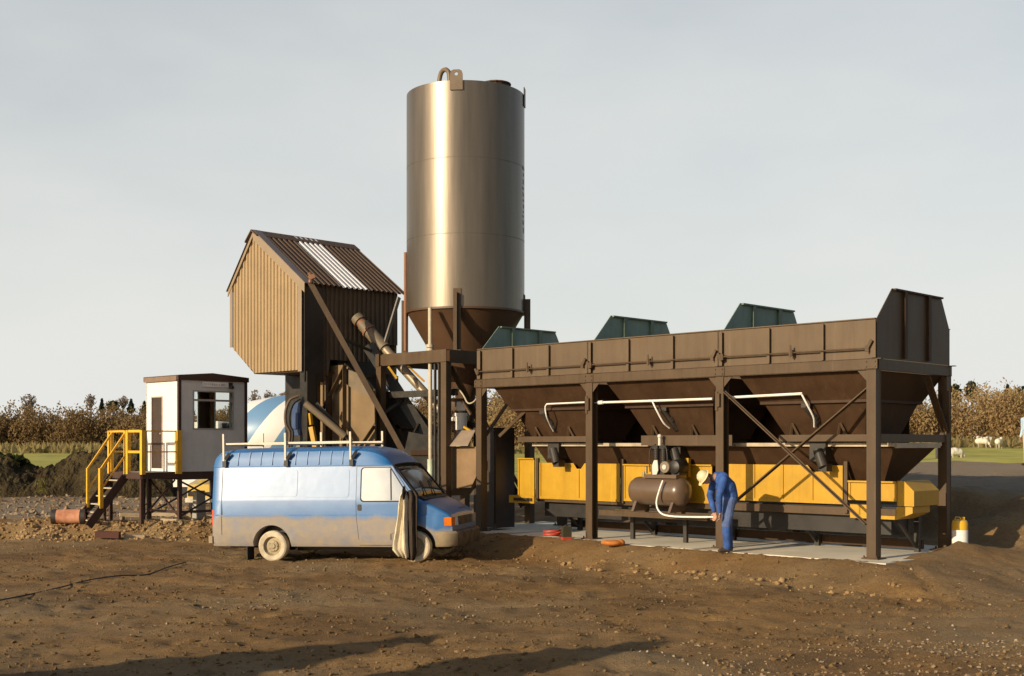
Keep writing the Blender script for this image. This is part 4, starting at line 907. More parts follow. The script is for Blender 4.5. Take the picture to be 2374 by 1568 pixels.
def patch(rows, off, name, m, side=-1, t=.02, nx=14, parent=None, smooth=25):
    vs = []; nr = len(rows)
    for z, xl, xr in rows:
        for i in range(nx+1):
            x = xl+(xr-xl)*i/nx; vs.append((x*K, side*(vy(x*K,z)+off), z))
    fs = [(r*(nx+1)+i, r*(nx+1)+i+1, (r+1)*(nx+1)+i+1, (r+1)*(nx+1)+i) for r in range(nr-1) for i in range(nx)]
    b = MB().add(vs, fs)
    per = [i for i in range(nx+1)]+[r*(nx+1)+nx for r in range(1,nr)]+[(nr-1)*(nx+1)+i for i in range(nx-1,-1,-1)]+[r*(nx+1) for r in range(nr-2,0,-1)]
    k = len(b.v); b.v += [(vs[i][0], vs[i][1]-side*t, vs[i][2]) for i in per]
    for a_ in range(len(per)):
        c_ = (a_+1)%len(per); b.f.append((per[a_], per[c_], k+c_, k+a_))
    return b.build(name, m, parent or vr, smooth=smooth)
def rr_rows(x0, x1, z0, z1, r, n=5, fx0=None, fx1=None):
    rows = []
    for i in range(n+1):
        a_ = math.pi/2*i/n; rows.append((z0+r-r*math.cos(a_), x0+r-r*math.sin(a_), x1-r+r*math.sin(a_)))
    for i in range(n+1):
        a_ = math.pi/2*i/n; rows.append((z1-r+r*math.sin(a_), x0+r-r*math.cos(a_), x1-r+r*math.cos(a_)))
    if fx1: rows = [(z, a_, min(b_, fx1(z))) for z, a_, b_ in rows]
    return rows
for sd_ in (-1, 1):
    patch(rr_rows(-1.0,.52,1.28,1.80,.05), .006, 'pressed_panel', VP, sd_)
    patch(rr_rows(.66,1.55,1.26,1.80,.05), .006, 'pressed_panel', VP, sd_)
    dr = lambda z: 2.80 if z < 1.2 else 2.80-(z-1.2)*.42/.66
    rows = [(z, 1.70+max(0,.75-z)*.0+(.06*(0.95-z)/.6 if z < .95 else 0), (dr(z) if z > .72 else 2.36+max(0,(z-.55))*2.5)) for z in (.34,.45,.55,.64,.72,.80,.9,.93,1.0,1.1,1.19,1.3,1.45,1.6,1.75,1.845)]
    patch([(rows[0][0]-.012,rows[0][1]-.012,rows[0][2]+.014)]+[(z,a_-.012,b_+.014) for z,a_,b_ in rows[1:-1]]+[(rows[-1][0]+.010,rows[-1][1]-.012,rows[-1][2]+.014)], .002, 'door_gap', BLACK, sd_, nx=18)
    door = patch(rows, .007, 'cab_door', VP, sd_, nx=18)
    ax = lambda z: 2.74-(z-1.2)*.42/.66
    wz = rr_rows(1.80,2.9,1.19,1.82,.06,fx1=ax)
    patch(wz, .012, 'door_window', GLASSV, sd_, t=.012, parent=door)
    sr = [(z,a_-.025,b_+.022) for z,a_,b_ in rr_rows(1.80,2.9,1.165,1.835,.07,fx1=ax)]
    patch(sr, .0095, 'window_seal', RUBBER, sd_, t=.01, parent=door)
    patch([(1.2,2.37,2.395),(1.8,2.345,2.37)], .0165, 'window_bar', RUBBER, sd_, t=.012, nx=2, parent=door)
    patch(rr_rows(1.725,1.80,1.0,1.12,.02), .016, 'door_handle', BLACK, sd_, t=.014, nx=4, parent=door)
    for xg in (-1.03,): patch([(z,xg,xg+.012) for z in (.36,.62,.9,1.19,1.5,1.84)], .0025, 'panel_seam', BLACK, sd_, nx=1)
    patch([(z,-.98,1.66) for z in (1.893,1.903)] if False else [(.905,-1.16,1.66),(.912,-1.16,1.66)], .0028, 'panel_seam', BLACK, sd_, nx=20)
    MB().box(-1.245*K,-1.19*K,sd_*.86-.05,sd_*.86+.05,.72,1.02).build('tail_light', mat('red orange tail light', (.62,.07,.01), .3, coat=.5), vr)
    for i in range(12):                                    # roof edge pressings
        x = -.95+i*.235; h = vsec(x); sg_ = MB(); sg_.bar((x*K,sd_*(h[8][0]+.004),h[8][1]+.02),(x*K,sd_*(h[10][0]+.01),h[10][1]),.02,.02); sg_.build('roof_rib', VP, vr)
patch([(.90,-1.18,1.69),(.93,-1.18,1.69)], .006, 'rub_strip', VP, -1, nx=20)
# windscreen and bonnet furniture
def ws(x, f, off=.012):
    h = vsec(x); wg = h[6][0]; y = f*(wg-.05); t = abs(f); z = np.interp(abs(y), [0, h[12][0], h[11][0], h[6][0]], [h[13][1], h[12][1], h[11][1], h[6][1]])
    return Vector((x*K+off*.79, y, float(z)+off*.61))
wv = MB(); nxr = 12; rowsx = [2.385,2.5,2.62,2.75,2.865]
vs = [ws(x, -1+2*i/nxr) for x in rowsx for i in range(nxr+1)]
wv.add(vs,[(r*(nxr+1)+i,r*(nxr+1)+i+1,(r+1)*(nxr+1)+i+1,(r+1)*(nxr+1)+i) for r in range(len(rowsx)-1) for i in range(nxr)])
wo = wv.build('windscreen', mat('dark windscreen glass', (.012,.011,.009), .08, var=.05, spec=.35), vr, smooth=40); solidify(wo,.008)
sl2 = MB()
L0 = [ws(x,-1,.014) for x in rowsx]; R0 = [ws(x,1,.014) for x in rowsx]; T0 = [ws(2.38,-1+2*i/8,.014) for i in range(9)]; B0 = [ws(2.87,-1+2*i/8,.014) for i in range(9)]
for P in (L0,R0,T0,B0): sl2.tube(P,.016,6)
sl2.build('windscreen_seal', RUBBER, wo)
wi = MB()
for y_ in (-.5,.1):
    a_, b_ = ws(2.90,y_,.03), ws(2.66,y_+.35,.03); wi.tube([a_,b_],.009,5)
wi.build('wiper', BLACK, vr)
cw2 = MB(); vs = [Vector((x*K, -.80+1.6*i/8, vzr(x)+.046)) for x in (2.885,2.965) for i in range(9)]
cw2.add(vs,[(i,i+1,10+i,9+i) for i in range(8)]); solidify(cw2.build('scuttle_grille', BLACK, vr),.01)
# tan rectangle lying on the bonnet
MB().box(3.30*K,3.37*K,.12,.50,.0,.008).build('bonnet_patch', mat('tan patch', (.28,.2,.08), .6), vr)
bpz = vzr(3.33)+.045
o = [c for c in vr.children if c.name.startswith('bonnet_patch')][0]; o.location.z = bpz-.03; o.location.x = .0; o.rotation_euler = (0,R(0),0)
# nose: grille, lamps, bumper
MB().box(3.485*K,3.515*K,-.46,.46,.70,.86).build('grille', BLACK, vr)
gs = MB()
for i in range(4): gs.box(3.515*K,3.522*K,-.45,.45,.715+i*.037,.735+i*.037)
gs.build('grille_slats', PLAST, vr)
for sd_ in (-1,1):
    MB().prism([(3.45*K,sd_*.52,.70),(3.525*K,sd_*.50,.70),(3.51*K,sd_*.50,.865),(3.45*K,sd_*.52,.865)],(0,sd_*.22,0)).build('headlight', mat('headlamp glass', (.72,.72,.68), .08, .55, var=.05), vr)
    MB().prism([(3.36*K,sd_*(vwm(3.36)+.01),.70),(3.49*K,sd_*(vwm(3.47)+.01),.70),(3.525*K,sd_*.735,.70),(3.40*K,sd_*.735,.70)],(0,0,.165)).build('indicator', mat('amber lens', (.75,.16,.005), .25, coat=.5), vr)
bm_ = MB(); prof = [(.0,.33),(.07,.31),(.10,.36),(.10,.56),(.06,.60),(.0,.60)]
path = [(3.22,-.955),(3.36,-.945),(3.47,-.90),(3.55,-.78),(3.58,-.4),(3.585,0),(3.58,.4),(3.55,.78),(3.47,.90),(3.36,.945),(3.22,.955)]
vs = []
for i,(px,py) in enumerate(path):
    a_ = Vector(path[max(i-1,0)]); c_ = Vector(path[min(i+1,len(path)-1)]); t_ = (c_-a_).normalized(); nn = Vector((t_.y,-t_.x))
    for d,z in prof: q = Vector((px,py))+nn*(d-.06); vs.append((q.x*K,q.y,z))
k = len(prof)
for i0, i1, nm, mm_ in ((0,3,'bumper_corner',mat('mud caked bumper', (.30,.23,.14), .8, var=.3, scale=3)),(3,7,'front_bumper',PLAST),(7,10,'bumper_corner',mat('mud caked bumper', (.30,.23,.14), .8))):
    bm_ = MB(); bm_.add(vs[i0*k:(i1+1)*k],[(i*k+j,i*k+(j+1)%k,(i+1)*k+(j+1)%k,(i+1)*k+j) for i in range(i1-i0) for j in range(k)]+[tuple(range(k)),tuple((i1-i0)*k+j for j in range(k))])
    bm_.build(nm, mm_, vr, smooth=35)
MB().box(3.61*K,3.618*K,-.26,.26,.40,.51).build('number_plate', mat('grey dusty plate', (.3,.27,.2), .7), vr)
MB().box(-1.31*K,-1.235*K,-.93,.93,.36,.50).build('rear_bumper', mat('mud caked bumper', (.34,.26,.16), .8), vr)
MB().box(-.56,-.54,-.92,-.62,.02,.30).build('mud_flap', RUBBER, vr)
MB().box(-1.1,3.5,-.55,.55,.24,.31).box(.3,2.6,-.4,.4,.18,.25).cyl((0,-.7,.3),(0,.7,.3),.05).cyl((WX[1],-.7,.3),(WX[1],.7,.3),.05).ball((0,0,.3),.15).build('chassis', BLACK, vr)
TYRE = mat('mud coated tyre', (.40,.33,.22), .9, var=.2, scale=5, c2=(.55,.46,.33)); RIM = mat('mud coated wheel', (.36,.29,.18), .8, var=.3, scale=8)
def wheel(x, y, sgn, dark=False):
    w_ = MB().lathe([(.19,-.09),(.27,-.095),(.297,-.075),(.305,-.03),(.305,.03),(.297,.075),(.27,.095),(.19,.09),(.19,-.09)],40,cap=False).build('wheel', TYRE, vr, smooth=30)
    w_.location = (x,y,WZ); w_.rotation_euler = (R(90) if sgn < 0 else R(-90),0,0)
    rm = MB().lathe([(.192,.085),(.175,.05),(.165,.02),(.12,.03),(.105,.06),(.06,.065),(.05,.085),(.0,.085)],32,cap=False)
    for i in range(5):
        a_ = 2*math.pi*i/5; rm.cyl((.085*math.cos(a_),.085*math.sin(a_),.06),(.085*math.cos(a_),.085*math.sin(a_),.075),.013,n=6)
    r_ = rm.build('rim', RIM, w_, smooth=30)
    MB().lathe([(.191,.0),(.191,-.08),(.0,-.08)],24,cap=False).build('hub', BLACK, w_)
for x in WX:
    for sgn in (-1,1): wheel(x, sgn*.845, sgn)
for sd_ in (-1,1):
    y_ = sd_*(vy(2.62*K,1.25)+.02)
    MB().bar((2.66*K,y_-.02*sd_,1.30),(2.68*K,y_+.12*sd_,1.30),.03).ball((2.69*K,y_+.18*sd_,1.34),.03,.09,.14).build('wing_mirror', BLACK, vr, smooth=50)
# roof rack
rk = empty('roof_rack', (0,0,0), 0); rk.name = 'roof_rack'
RX = [-.99,.28,1.58]
for side, zt_ in ((-1,2.53),(1,2.56)):
    for x in RX:
        yy = side*(vsec(x)[7][0]+.015)
        p_ = MB().box((x-.018)*K,(x+.018)*K,yy-.02,yy+.015,1.98,zt_); p_.build('rack_upright', GALV, vr)
        MB().bar((x*K+.03,yy,2.02),(x*K+.11,yy-side*.02,2.14),.04,.06).box(x*K-.02,x*K+.06,yy-.03,yy+.02,1.87,1.99).build('rack_clamp', BLACK, vr)
    yy = side*(vsec(0)[7][0]-.03)
    MB().bar((RX[0]*K,yy,2.33),((RX[2]+.02)*K,yy,2.335),.035,.035).build('rack_rail', GALV, vr)
for x in RX:
    yy = vsec(x)[7][0]-.02
    MB().bar((x*K,-yy,2.30),(x*K,yy,2.30),.04,.03).build('rack_crossbar', GALV, vr)
bpy.data.objects.remove(rk)
# coats hung over the near wing mirror
ct = empty('hanging_coat', (0,0,0), 0, 'cream and dark coat hung over the van wing mirror down to the front wheel', 'coat')
ct.location = vr.location+Vector((.09,-.02,0)); ct.rotation_euler = (0,R(-.9),VA)
def drape(x0, rows, name, m, y0, nx=16, seed=0):
    vs = []
    for z, xl, xr, dy in rows:
        for i in range(nx+1):
            t = i/nx; x = xl+(xr-xl)*t
            y = y0-dy-.045*math.sin(t*9+seed+z*1.3)*(1-.3*t)-.02*math.sin(t*17+z*2+seed)
            vs.append((x*K,y,z+.015*math.sin(t*11+seed)))
    b = MB().add(vs,[(r*(nx+1)+i,r*(nx+1)+i+1,(r+1)*(nx+1)+i+1,(r+1)*(nx+1)+i) for r in range(len(rows)-1) for i in range(nx)])
    o = b.build(name, m, ct, smooth=60); solidify(o,.02); return o
drape(0,[(1.36,2.56,2.63,.10),(1.28,2.53,2.65,.12),(1.12,2.51,2.65,.14),(.9,2.49,2.65,.15),(.65,2.45,2.65,.16),(.4,2.40,2.65,.16),(.27,2.38,2.66,.16),(.13,2.48,2.66,.14)],'cream_side',mat('cream canvas cloth', (.62,.53,.36), .9, var=.12, scale=6, c2=(.66,.58,.42)),-.985)
drape(0,[(1.38,2.60,2.78,.09),(1.28,2.62,2.84,.11),(1.12,2.62,2.84,.12),(.9,2.62,2.83,.13),(.65,2.63,2.82,.13),(.4,2.63,2.82,.13),(.2,2.62,2.80,.12),(.07,2.64,2.76,.11)],'dark_side',mat('dark brown coat cloth', (.04,.026,.016), .95, var=.3, scale=8),-.985,seed=2)
# ------------------------------------------------------------------ yellow car seen under the cabin
yc = empty('parked_car', (-8.02,34.6,0), R(-90), 'pale yellow car parked behind the cabin legs', 'car')
YC = mat('pale yellow car paint', (.72,.50,.13), .35, var=.05, coat=.5)
pr = [(-1.8,.35),(-1.85,.6),(-1.8,.85),(-1.3,.92),(-.95,1.35),(.35,1.38),(.85,.95),(1.75,.84),(1.85,.62),(1.82,.35)]
MB().prism([(x,-.75,z) for x,z in pr],(0,1.5,0)).build('body', YC, yc)
MB().box(1.8,1.92,-.78,.78,.36,.48).build('bumper', mat('pale chrome bumper', (.75,.70,.6), .4,.3), yc)
MB().box(1.835,1.87,-.42,.42,.55,.64).build('grille', BLACK, yc)
for y_ in (-.6,.6): MB().box(1.835,1.87,y_-.12,y_+.12,.53,.66).build('headlight', BLACK, yc)
MB().prism([(.80,-.62,.99),(.80,.62,.99),(.37,.58,1.34),(.37,-.58,1.34)],(.02,0,.02)).build('windscreen', GLASSV, yc)
for x in (-1.15,1.15):
    for y_ in (-.72,.72): MB().lathe([(.1,-.09),(.3,-.09),(.3,.09),(.1,.09)],20,(x,y_,.30),'y').build('wheel', RUBBER, yc)
# ------------------------------------------------------------------ concrete mixer truck
tk2 = empty('mixer_truck', (-7.05,39.0,tz1(-6,39)), R(180), 'concrete mixer truck with blue and white striped drum behind the cabin', 'mixer truck')
WHT = mat('white truck paint', (.78,.77,.74), .4, var=.04, coat=.3)
dm = bpy.data.materials.new('blue and white spiral drum'); dm.use_nodes = True; nt = dm.node_tree; N = nt.nodes; L = nt.links; b = N['Principled BSDF']; b.inputs['Roughness'].default_value = .4
tc = N.new('ShaderNodeTexCoord'); sp = N.new('ShaderNodeSeparateXYZ'); L.new(tc.outputs['Object'], sp.inputs[0])
an = N.new('ShaderNodeMath'); an.operation = 'ARCTAN2'; L.new(sp.outputs[2], an.inputs[0]); L.new(sp.outputs[1], an.inputs[1])
m1 = N.new('ShaderNodeMath'); m1.operation = 'MULTIPLY_ADD'; m1.inputs[1].default_value = .55; L.new(sp.outputs[0], m1.inputs[0])
m0 = N.new('ShaderNodeMath'); m0.operation = 'MULTIPLY'; m0.inputs[1].default_value = 4/(2*math.pi); L.new(an.outputs[0], m0.inputs[0]); L.new(m0.outputs[0], m1.inputs[2])
fr_ = N.new('ShaderNodeMath'); fr_.operation = 'FRACT'; L.new(m1.outputs[0], fr_.inputs[0])
gt_ = N.new('ShaderNodeMath'); gt_.operation = 'GREATER_THAN'; gt_.inputs[1].default_value = .5; L.new(fr_.outputs[0], gt_.inputs[0])
mx = N.new('ShaderNodeMix'); mx.data_type = 'RGBA'; mx.inputs[6].default_value = (.72,.71,.68,1); mx.inputs[7].default_value = (.14,.27,.45,1); L.new(gt_.outputs[0], mx.inputs[0]); L.new(mx.outputs[2], b.inputs['Base Color'])
dr_ = MB().lathe([(.02,1.75),(.55,1.72),(.95,1.45),(1.18,1.0),(1.2,.2),(1.18,-.3),(.8,-1.6),(.5,-2.5),(.4,-2.6)],48,(0,0,0),'x').build('drum', dm, tk2, smooth=40)
dr_.location = (.15,0,2.32); dr_.rotation_euler = (0,R(9.5),0)
MB().box(-3.0,3.4,-.45,-.3,.85,1.08).box(-3.0,3.4,.3,.45,.85,1.08).box(1.95,2.2,-.7,.7,1.08,2.6).box(-2.6,-2.4,-.7,.7,1.08,2.6).build('chassis', DARK, tk2)
cbm = MB().prism([(2.1,-1.2,.6),(3.5,-1.2,.6),(3.55,-1.2,1.6),(3.35,-1.2,2.6),(2.1,-1.2,2.65)],(0,2.4,0)).build('cab', WHT, tk2)
MB().prism([(3.55,-1.05,1.7),(3.55,1.05,1.7),(3.39,1.05,2.45),(3.39,-1.05,2.45)],(.02,0,0)).build('windscreen', GLASSV, cbm)
for y_ in (-1.215,1.205): MB().prism([(2.4,y_,1.7),(3.35,y_,1.7),(3.2,y_,2.4),(2.4,y_,2.4)],(0,.01,0)).build('window', GLASSV, cbm)
MB().prism([(-2.3,-.5,3.3),(-3.1,-.6,3.7),(-3.1,.6,3.7),(-2.3,.5,3.3)],(0,0,.3)).build('hopper', mat('blue truck steel', (.06,.12,.28), .5), tk2)
MB().prism([(-2.7,-.2,2.4),(-2.7,.2,2.4),(-3.7,.2,1.5),(-3.7,-.2,1.5)],(0,0,.12)).build('chute', mat('blue truck steel', (.06,.12,.28), .5), tk2)
for x in (2.75,-1.0,-2.2):
    for y_ in (-1.0,1.0): MB().lathe([(.15,-.17),(.5,-.16),(.52,0),(.5,.16),(.15,.17)],24,(x,y_,.52),'y').build('wheel', RUBBER, tk2, smooth=40)
# ------------------------------------------------------------------ people and sheep: one continuous skin each
SKIN = mat('weathered skin', (.46,.25,.16), .6, var=.1)
OVER = mat('blue overalls', (.020,.068,.25), .85, var=.35, scale=5, c2=(.035,.095,.31), bump=1., bscale=8)
OVERF = mat('faded blue overall seat', (.06,.10,.25), .9, var=.25, scale=5, c2=(.10,.145,.29), bump=1., bscale=8)
BOOT = mat('muddy boots', (.05,.035,.025), .8)
def figure(name, caps, balls, mats, loc, rz, vox, label, cat, group=None):
    m = MB(); src = []
    for p, q, r1, r2, k in caps: m.capsule(p, q, r1, r2); src.append((Vector(p), Vector(q), r1, r2, k))
    for c, rx, ry, rz_, k in balls: m.ball(c, rx, ry, rz_, 14, 10); src.append((Vector(c), Vector(c)+Vector((1e-4,0,0)), (rx+ry+rz_)/3, (rx+ry+rz_)/3, k))
    o = m.build(name, mats)
    md = o.modifiers.new('skin','REMESH'); md.mode = 'VOXEL'; md.voxel_size = vox
    sm = o.modifiers.new('smooth','SMOOTH'); sm.factor = .5; sm.iterations = 3
    bake(o); me = o.data
    while len(me.materials) < len(mats): me.materials.append(mats[len(me.materials)])
    P0 = np.array([s[0] for s in src]); D = np.array([s[1]-s[0] for s in src]); r1 = np.array([s[2] for s in src]); r2 = np.array([s[3] for s in src]); kk = np.array([s[4] for s in src])
    n = len(me.polygons); C = np.zeros(n*3); me.polygons.foreach_get('center', C); C = C.reshape(n,3)
    best = np.full(n, 1e9); idx = np.zeros(n, int)
    for j in range(len(src)):
        dd = D[j]; t = np.clip(((C-P0[j])@dd)/(dd@dd+1e-12),0,1); dist = np.linalg.norm(C-P0[j]-t[:,None]*dd,axis=1)-(r1[j]+(r2[j]-r1[j])*t)
        b = dist < best; best[b] = dist[b]; idx[b] = kk[j]
    me.polygons.foreach_set('material_index', idx); me.polygons.foreach_set('use_smooth', np.ones(n,bool)); me.update()
    o.location = loc; o.rotation_euler = (0,0,rz); return tag(o, label, cat, group)
def hand(wrist, d, side, spread, curl, k, r=.0085):
    w = Vector(wrist); d = Vector(d).normalized(); s = Vector(side).normalized(); nrm = d.cross(s)
    caps = []; pal = w+d*.085
    for i in range(-1,2): caps.append((w+s*.018*i, pal+s*.026*i, .016, .015, k))
    for i,(ln,off) in enumerate(((.060,-.034),(.074,-.012),(.080,.011),(.070,.033))):
        p0 = pal+s*off; p1 = p0+d*ln*.55+nrm*curl*.3*ln; p2 = p1+d*ln*.45+nrm*curl*.8*ln
        caps += [(p0,p1,r+.0015,r,k),(p1,p2,r,r-.0015,k)]
    t0 = w+d*.03-s*.030; t1 = t0+d*.03-s*.030+nrm*curl*.01; t2 = t1+d*.03-s*.010+nrm*curl*.02
    caps += [(t0,t1,.012,.010,k),(t1,t2,.010,.008,k)]; return caps
# bending workman: x = image right, y = away; he faces -x
caps = []
for s, ax, kn, hp, fx in ((-1,(0.0,-.11,.10),(-.01,-.11,.49),(.06,-.09,.90),-.02),(1,(.14,.10,.10),(.11,.10,.49),(.10,.09,.90),.12)):
    caps += [(ax,kn,.068,.078,1),(kn,hp,.085,.115,1 if s>0 else 2),((ax[0],ax[1],.045),(ax[0]-.15,ax[1]-.02,.035),.045,.035,3),((ax[0]+.03,ax[1],.04),(ax[0],ax[1],.12),.042,.05,3)]
caps += [((.08,-.06,.93),(.08,.06,.93),.135,.135,2),((.09,-.04,1.00),(.05,-.05,1.14),.145,.15,1),((.09,.04,1.00),(.05,.05,1.14),.145,.15,1),
         ((.03,-.07,1.16),(-.08,-.09,1.29),.155,.13,1),((.03,.07,1.16),(-.08,.09,1.29),.155,.13,1),((-.08,-.12,1.32),(-.08,.12,1.32),.115,.115,1),
         ((-.12,0,1.34),(-.25,0,1.335),.07,.058,0)]
for s in (-1,1):
    sh = (-.10,s*.19,1.30); el = (-.20,s*.21-.02,1.01); wr = (-.17,s*.12-.05,.74)
    caps += [(sh,el,.082,.058,1),(el,wr,.060,.046,1),(wr,(wr[0]+.01,wr[1],wr[2]-.03),.034,.03,0)]
    caps += hand((wr[0]+.01,wr[1],wr[2]-.02),(.12,-.02*s,-1),(.55,-.85*s,0),0,.9*s,0)
hc = Vector((-.345,0,1.315))
balls = [(hc,.105,.078,.10,0),(hc+Vector((-.07,0,-.045)),.055,.055,.055,0),(hc+Vector((-.115,0,-.005)),.018,.014,.022,0),(hc+Vector((-.075,0,-.085)),.03,.035,.02,0),
         (hc+Vector((.01,-.08,-.01)),.022,.012,.032,0),(hc+Vector((.01,.08,-.01)),.022,.012,.032,0)]
man = figure('person', caps, balls, [SKIN, OVER, OVERF, BOOT], (3.80,21.72,.0), R(14), .0085, 'workman in blue overalls and yellow helmet bending down beside a bin post', 'person')
hm = MB(); Mh = Matrix.Rotation(R(-62),3,'Y')
prof = [(.001,.118),(.05,.112),(.09,.085),(.112,.045),(.118,0),(.135,-.006),(.135,-.012),(.112,-.012)]
q = MB().lathe(prof,24,cap=False).ball((.0,0,.10),.05,.015,.022)
q.add([Vector(v) for v in [(.1,-.07,-.012),(.175,-.045,-.02),(.175,.045,-.02),(.1,.07,-.012),(.1,-.07,-.004),(.175,-.045,-.012),(.175,.045,-.012),(.1,.07,-.004)]],[(3,2,1,0),(4,5,6,7),(0,1,5,4),(1,2,6,5),(2,3,7,6),(3,0,4,7)])
hm.add([Mh @ Vector((-v[0],v[1],v[2])) for v in q.v], q.f)
h_ = hm.build('hard_hat', mat('pale yellow helmet', (.66,.57,.34), .55, coat=.4), man, smooth=40); h_.location = hc+Vector((-.055,0,.035))
eye = MB()
for s in (-1,1): eye.ball(hc+Vector((-.098,s*.03,-.012)),.010,.012,.008)
eye.build('eyes', BLACK, man)
MB().ball(hc+Vector((.035,0,.01)),.082,.08,.085).build('hair', mat('grey brown hair', (.12,.08,.05), .8), man, smooth=50)
bl = MB(); bl.tube([(.215*math.cos(t)*.72+.075,.205*math.sin(t)*.85,1.035+.02*math.cos(t)) for t in np.linspace(0,2*math.pi,25)],.008,6); bl.build('waist_seam', OVER, man)
# person at the right edge of the picture, on the haul road
PX, PY = 15.33, 36.0; pzz = tz1(PX,PY)
PALE = mat('pale blue shirt', (.42,.55,.66), .8, var=.1); CRE = mat('cream trousers', (.55,.45,.30), .85, var=.12)
caps = []
for s in (-1,1):
    caps += [((.0,s*.10,.09),(.01,s*.10,.48),.055,.065,2),((.01,s*.10,.48),(0,s*.09,.90),.072,.10,2),((.02,s*.1,.04),(-.15,s*.12,.03),.042,.034,3)]
caps += [((0,-.06,.95),(0,.06,.95),.125,.125,2),((0,-.06,1.08),(0,-.08,1.32),.125,.12,1),((0,.06,1.08),(0,.08,1.32),.125,.12,1),((0,-.1,1.38),(0,.1,1.38),.085,.085,1),((0,0,1.42),(-.01,0,1.56),.055,.05,0)]
caps += [((0,.2,1.36),(.06,.24,1.08),.06,.048,1),((.06,.24,1.08),(-.04,.24,.86),.046,.036,1)]+hand((-.04,.24,.85),(-.1,0,-1),(1,0,0),0,.5,0)
caps += [((0,-.2,1.36),(-.14,-.26,1.56),.06,.048,1),((-.14,-.26,1.56),(-.16,-.2,1.78),.046,.036,1)]+hand((-.16,-.2,1.79),(.0,.25,1),(1,0,0),0,.5,0)
hc2 = Vector((-.02,0,1.66))
balls = [(hc2,.095,.075,.115,0),(hc2+Vector((-.085,0,-.05)),.03,.045,.04,0),(hc2+Vector((-.10,0,-.01)),.016,.013,.022,0),(hc2+Vector((0,-.078,-.01)),.02,.01,.03,0),(hc2+Vector((0,.078,-.01)),.02,.01,.03,0)]
p2 = figure('person', caps, balls, [SKIN, PALE, CRE, BOOT], (PX,PY,pzz), R(35), .0095, 'person in pale blue top and cream trousers cut off by the right edge', 'person')
MB().ball(hc2+Vector((.015,0,.035)),.095,.083,.095).build('hair', mat('fair hair', (.35,.24,.12), .8), p2, smooth=50)
e2 = MB()
for s in (-1,1): e2.ball(hc2+Vector((-.088,s*.03,.005)),.01,.011,.008)
e2.build('eyes', BLACK, p2)
# sheep
WOOL = mat('sheep wool', (.66,.60,.48), .95, var=.12, scale=7, bump=.8, bscale=16); FACE = mat('sheep face', (.40,.34,.28), .9)
def sheep(x, y, Yd, rz, graze, label, k):
    p = at(x,y,Yd); z = tz1(p.x,p.y)+.03
    caps = []
    for sx in (-.36,.36):
        for sy in (-.13,.13):
            kx = .06 if sx < 0 else -.03
            caps += [((sx,sy,.52),(sx+kx,sy,.30),.085,.055,0 if 0 else 1),((sx+kx,sy,.30),(sx,sy,.02),.042,.036,1)]
    caps += [((-.36,0,.68),(.30,0,.66),.27,.25,0),((-.5,0,.7),(-.55,0,.55),.05,.04,0)]
    if graze: caps += [((.38,0,.68),(.62,0,.42),.17,.11,0),((.62,0,.40),(.74,0,.12),.085,.055,1)]; hd = Vector((.64,0,.40))
    else: caps += [((.38,0,.72),(.56,0,.98),.17,.12,0),((.56,0,1.02),(.76,0,.94),.085,.055,1)]; hd = Vector((.56,0,1.05))
    balls = [(hd+Vector((0,s*.11,0)),.03,.07,.025,1) for s in (-1,1)]+[(Vector((-.1,0,.74)),.34,.27,.25,0)]
    return figure('sheep', caps, balls, [WOOL,FACE], (p.x,p.y,z), rz, .028, label, 'sheep', 'sheep grazing in the field')
sheep(2269,1024,128,R(10),True,'white sheep grazing at the back left of the flock',0)
sheep(2288,1030,122,R(190),True,'small white sheep tucked between the others in the field',1)
sheep(2277,1045,112,R(-20),True,'cream sheep grazing nearest the bins end post',2)
sheep(2316,1043,110,R(50),False,'white sheep standing with its head up at the right of the flock',3)
sheep(2216,1062,84,R(15),True,'white sheep grazing close to the road edge beside the end post',4)
# fence posts in the field
for i,(x,y0_,y1_,Yd) in enumerate(((2099,1010,965,48),(2172,1072,1036,44))):
    p = at(x,y0_,Yd); z = tz1(p.x,p.y); h = (y0_-y1_)*Yd/FPX+CAMZ+(HY-y0_)*Yd/FPX-z
    o = MB().lathe([(.05,-.2),(.05,h-.05),(.03,h)],8).build('fence_post', mat('weathered post timber', (.42,.36,.27), .85, var=.2), loc=(p.x,p.y,z))
    tag(o, ('taller pale timber fence post seen above the end rail of the bins','short pale fence post in the grass left of the far bin post')[i], 'fence post', 'fence posts in the field')
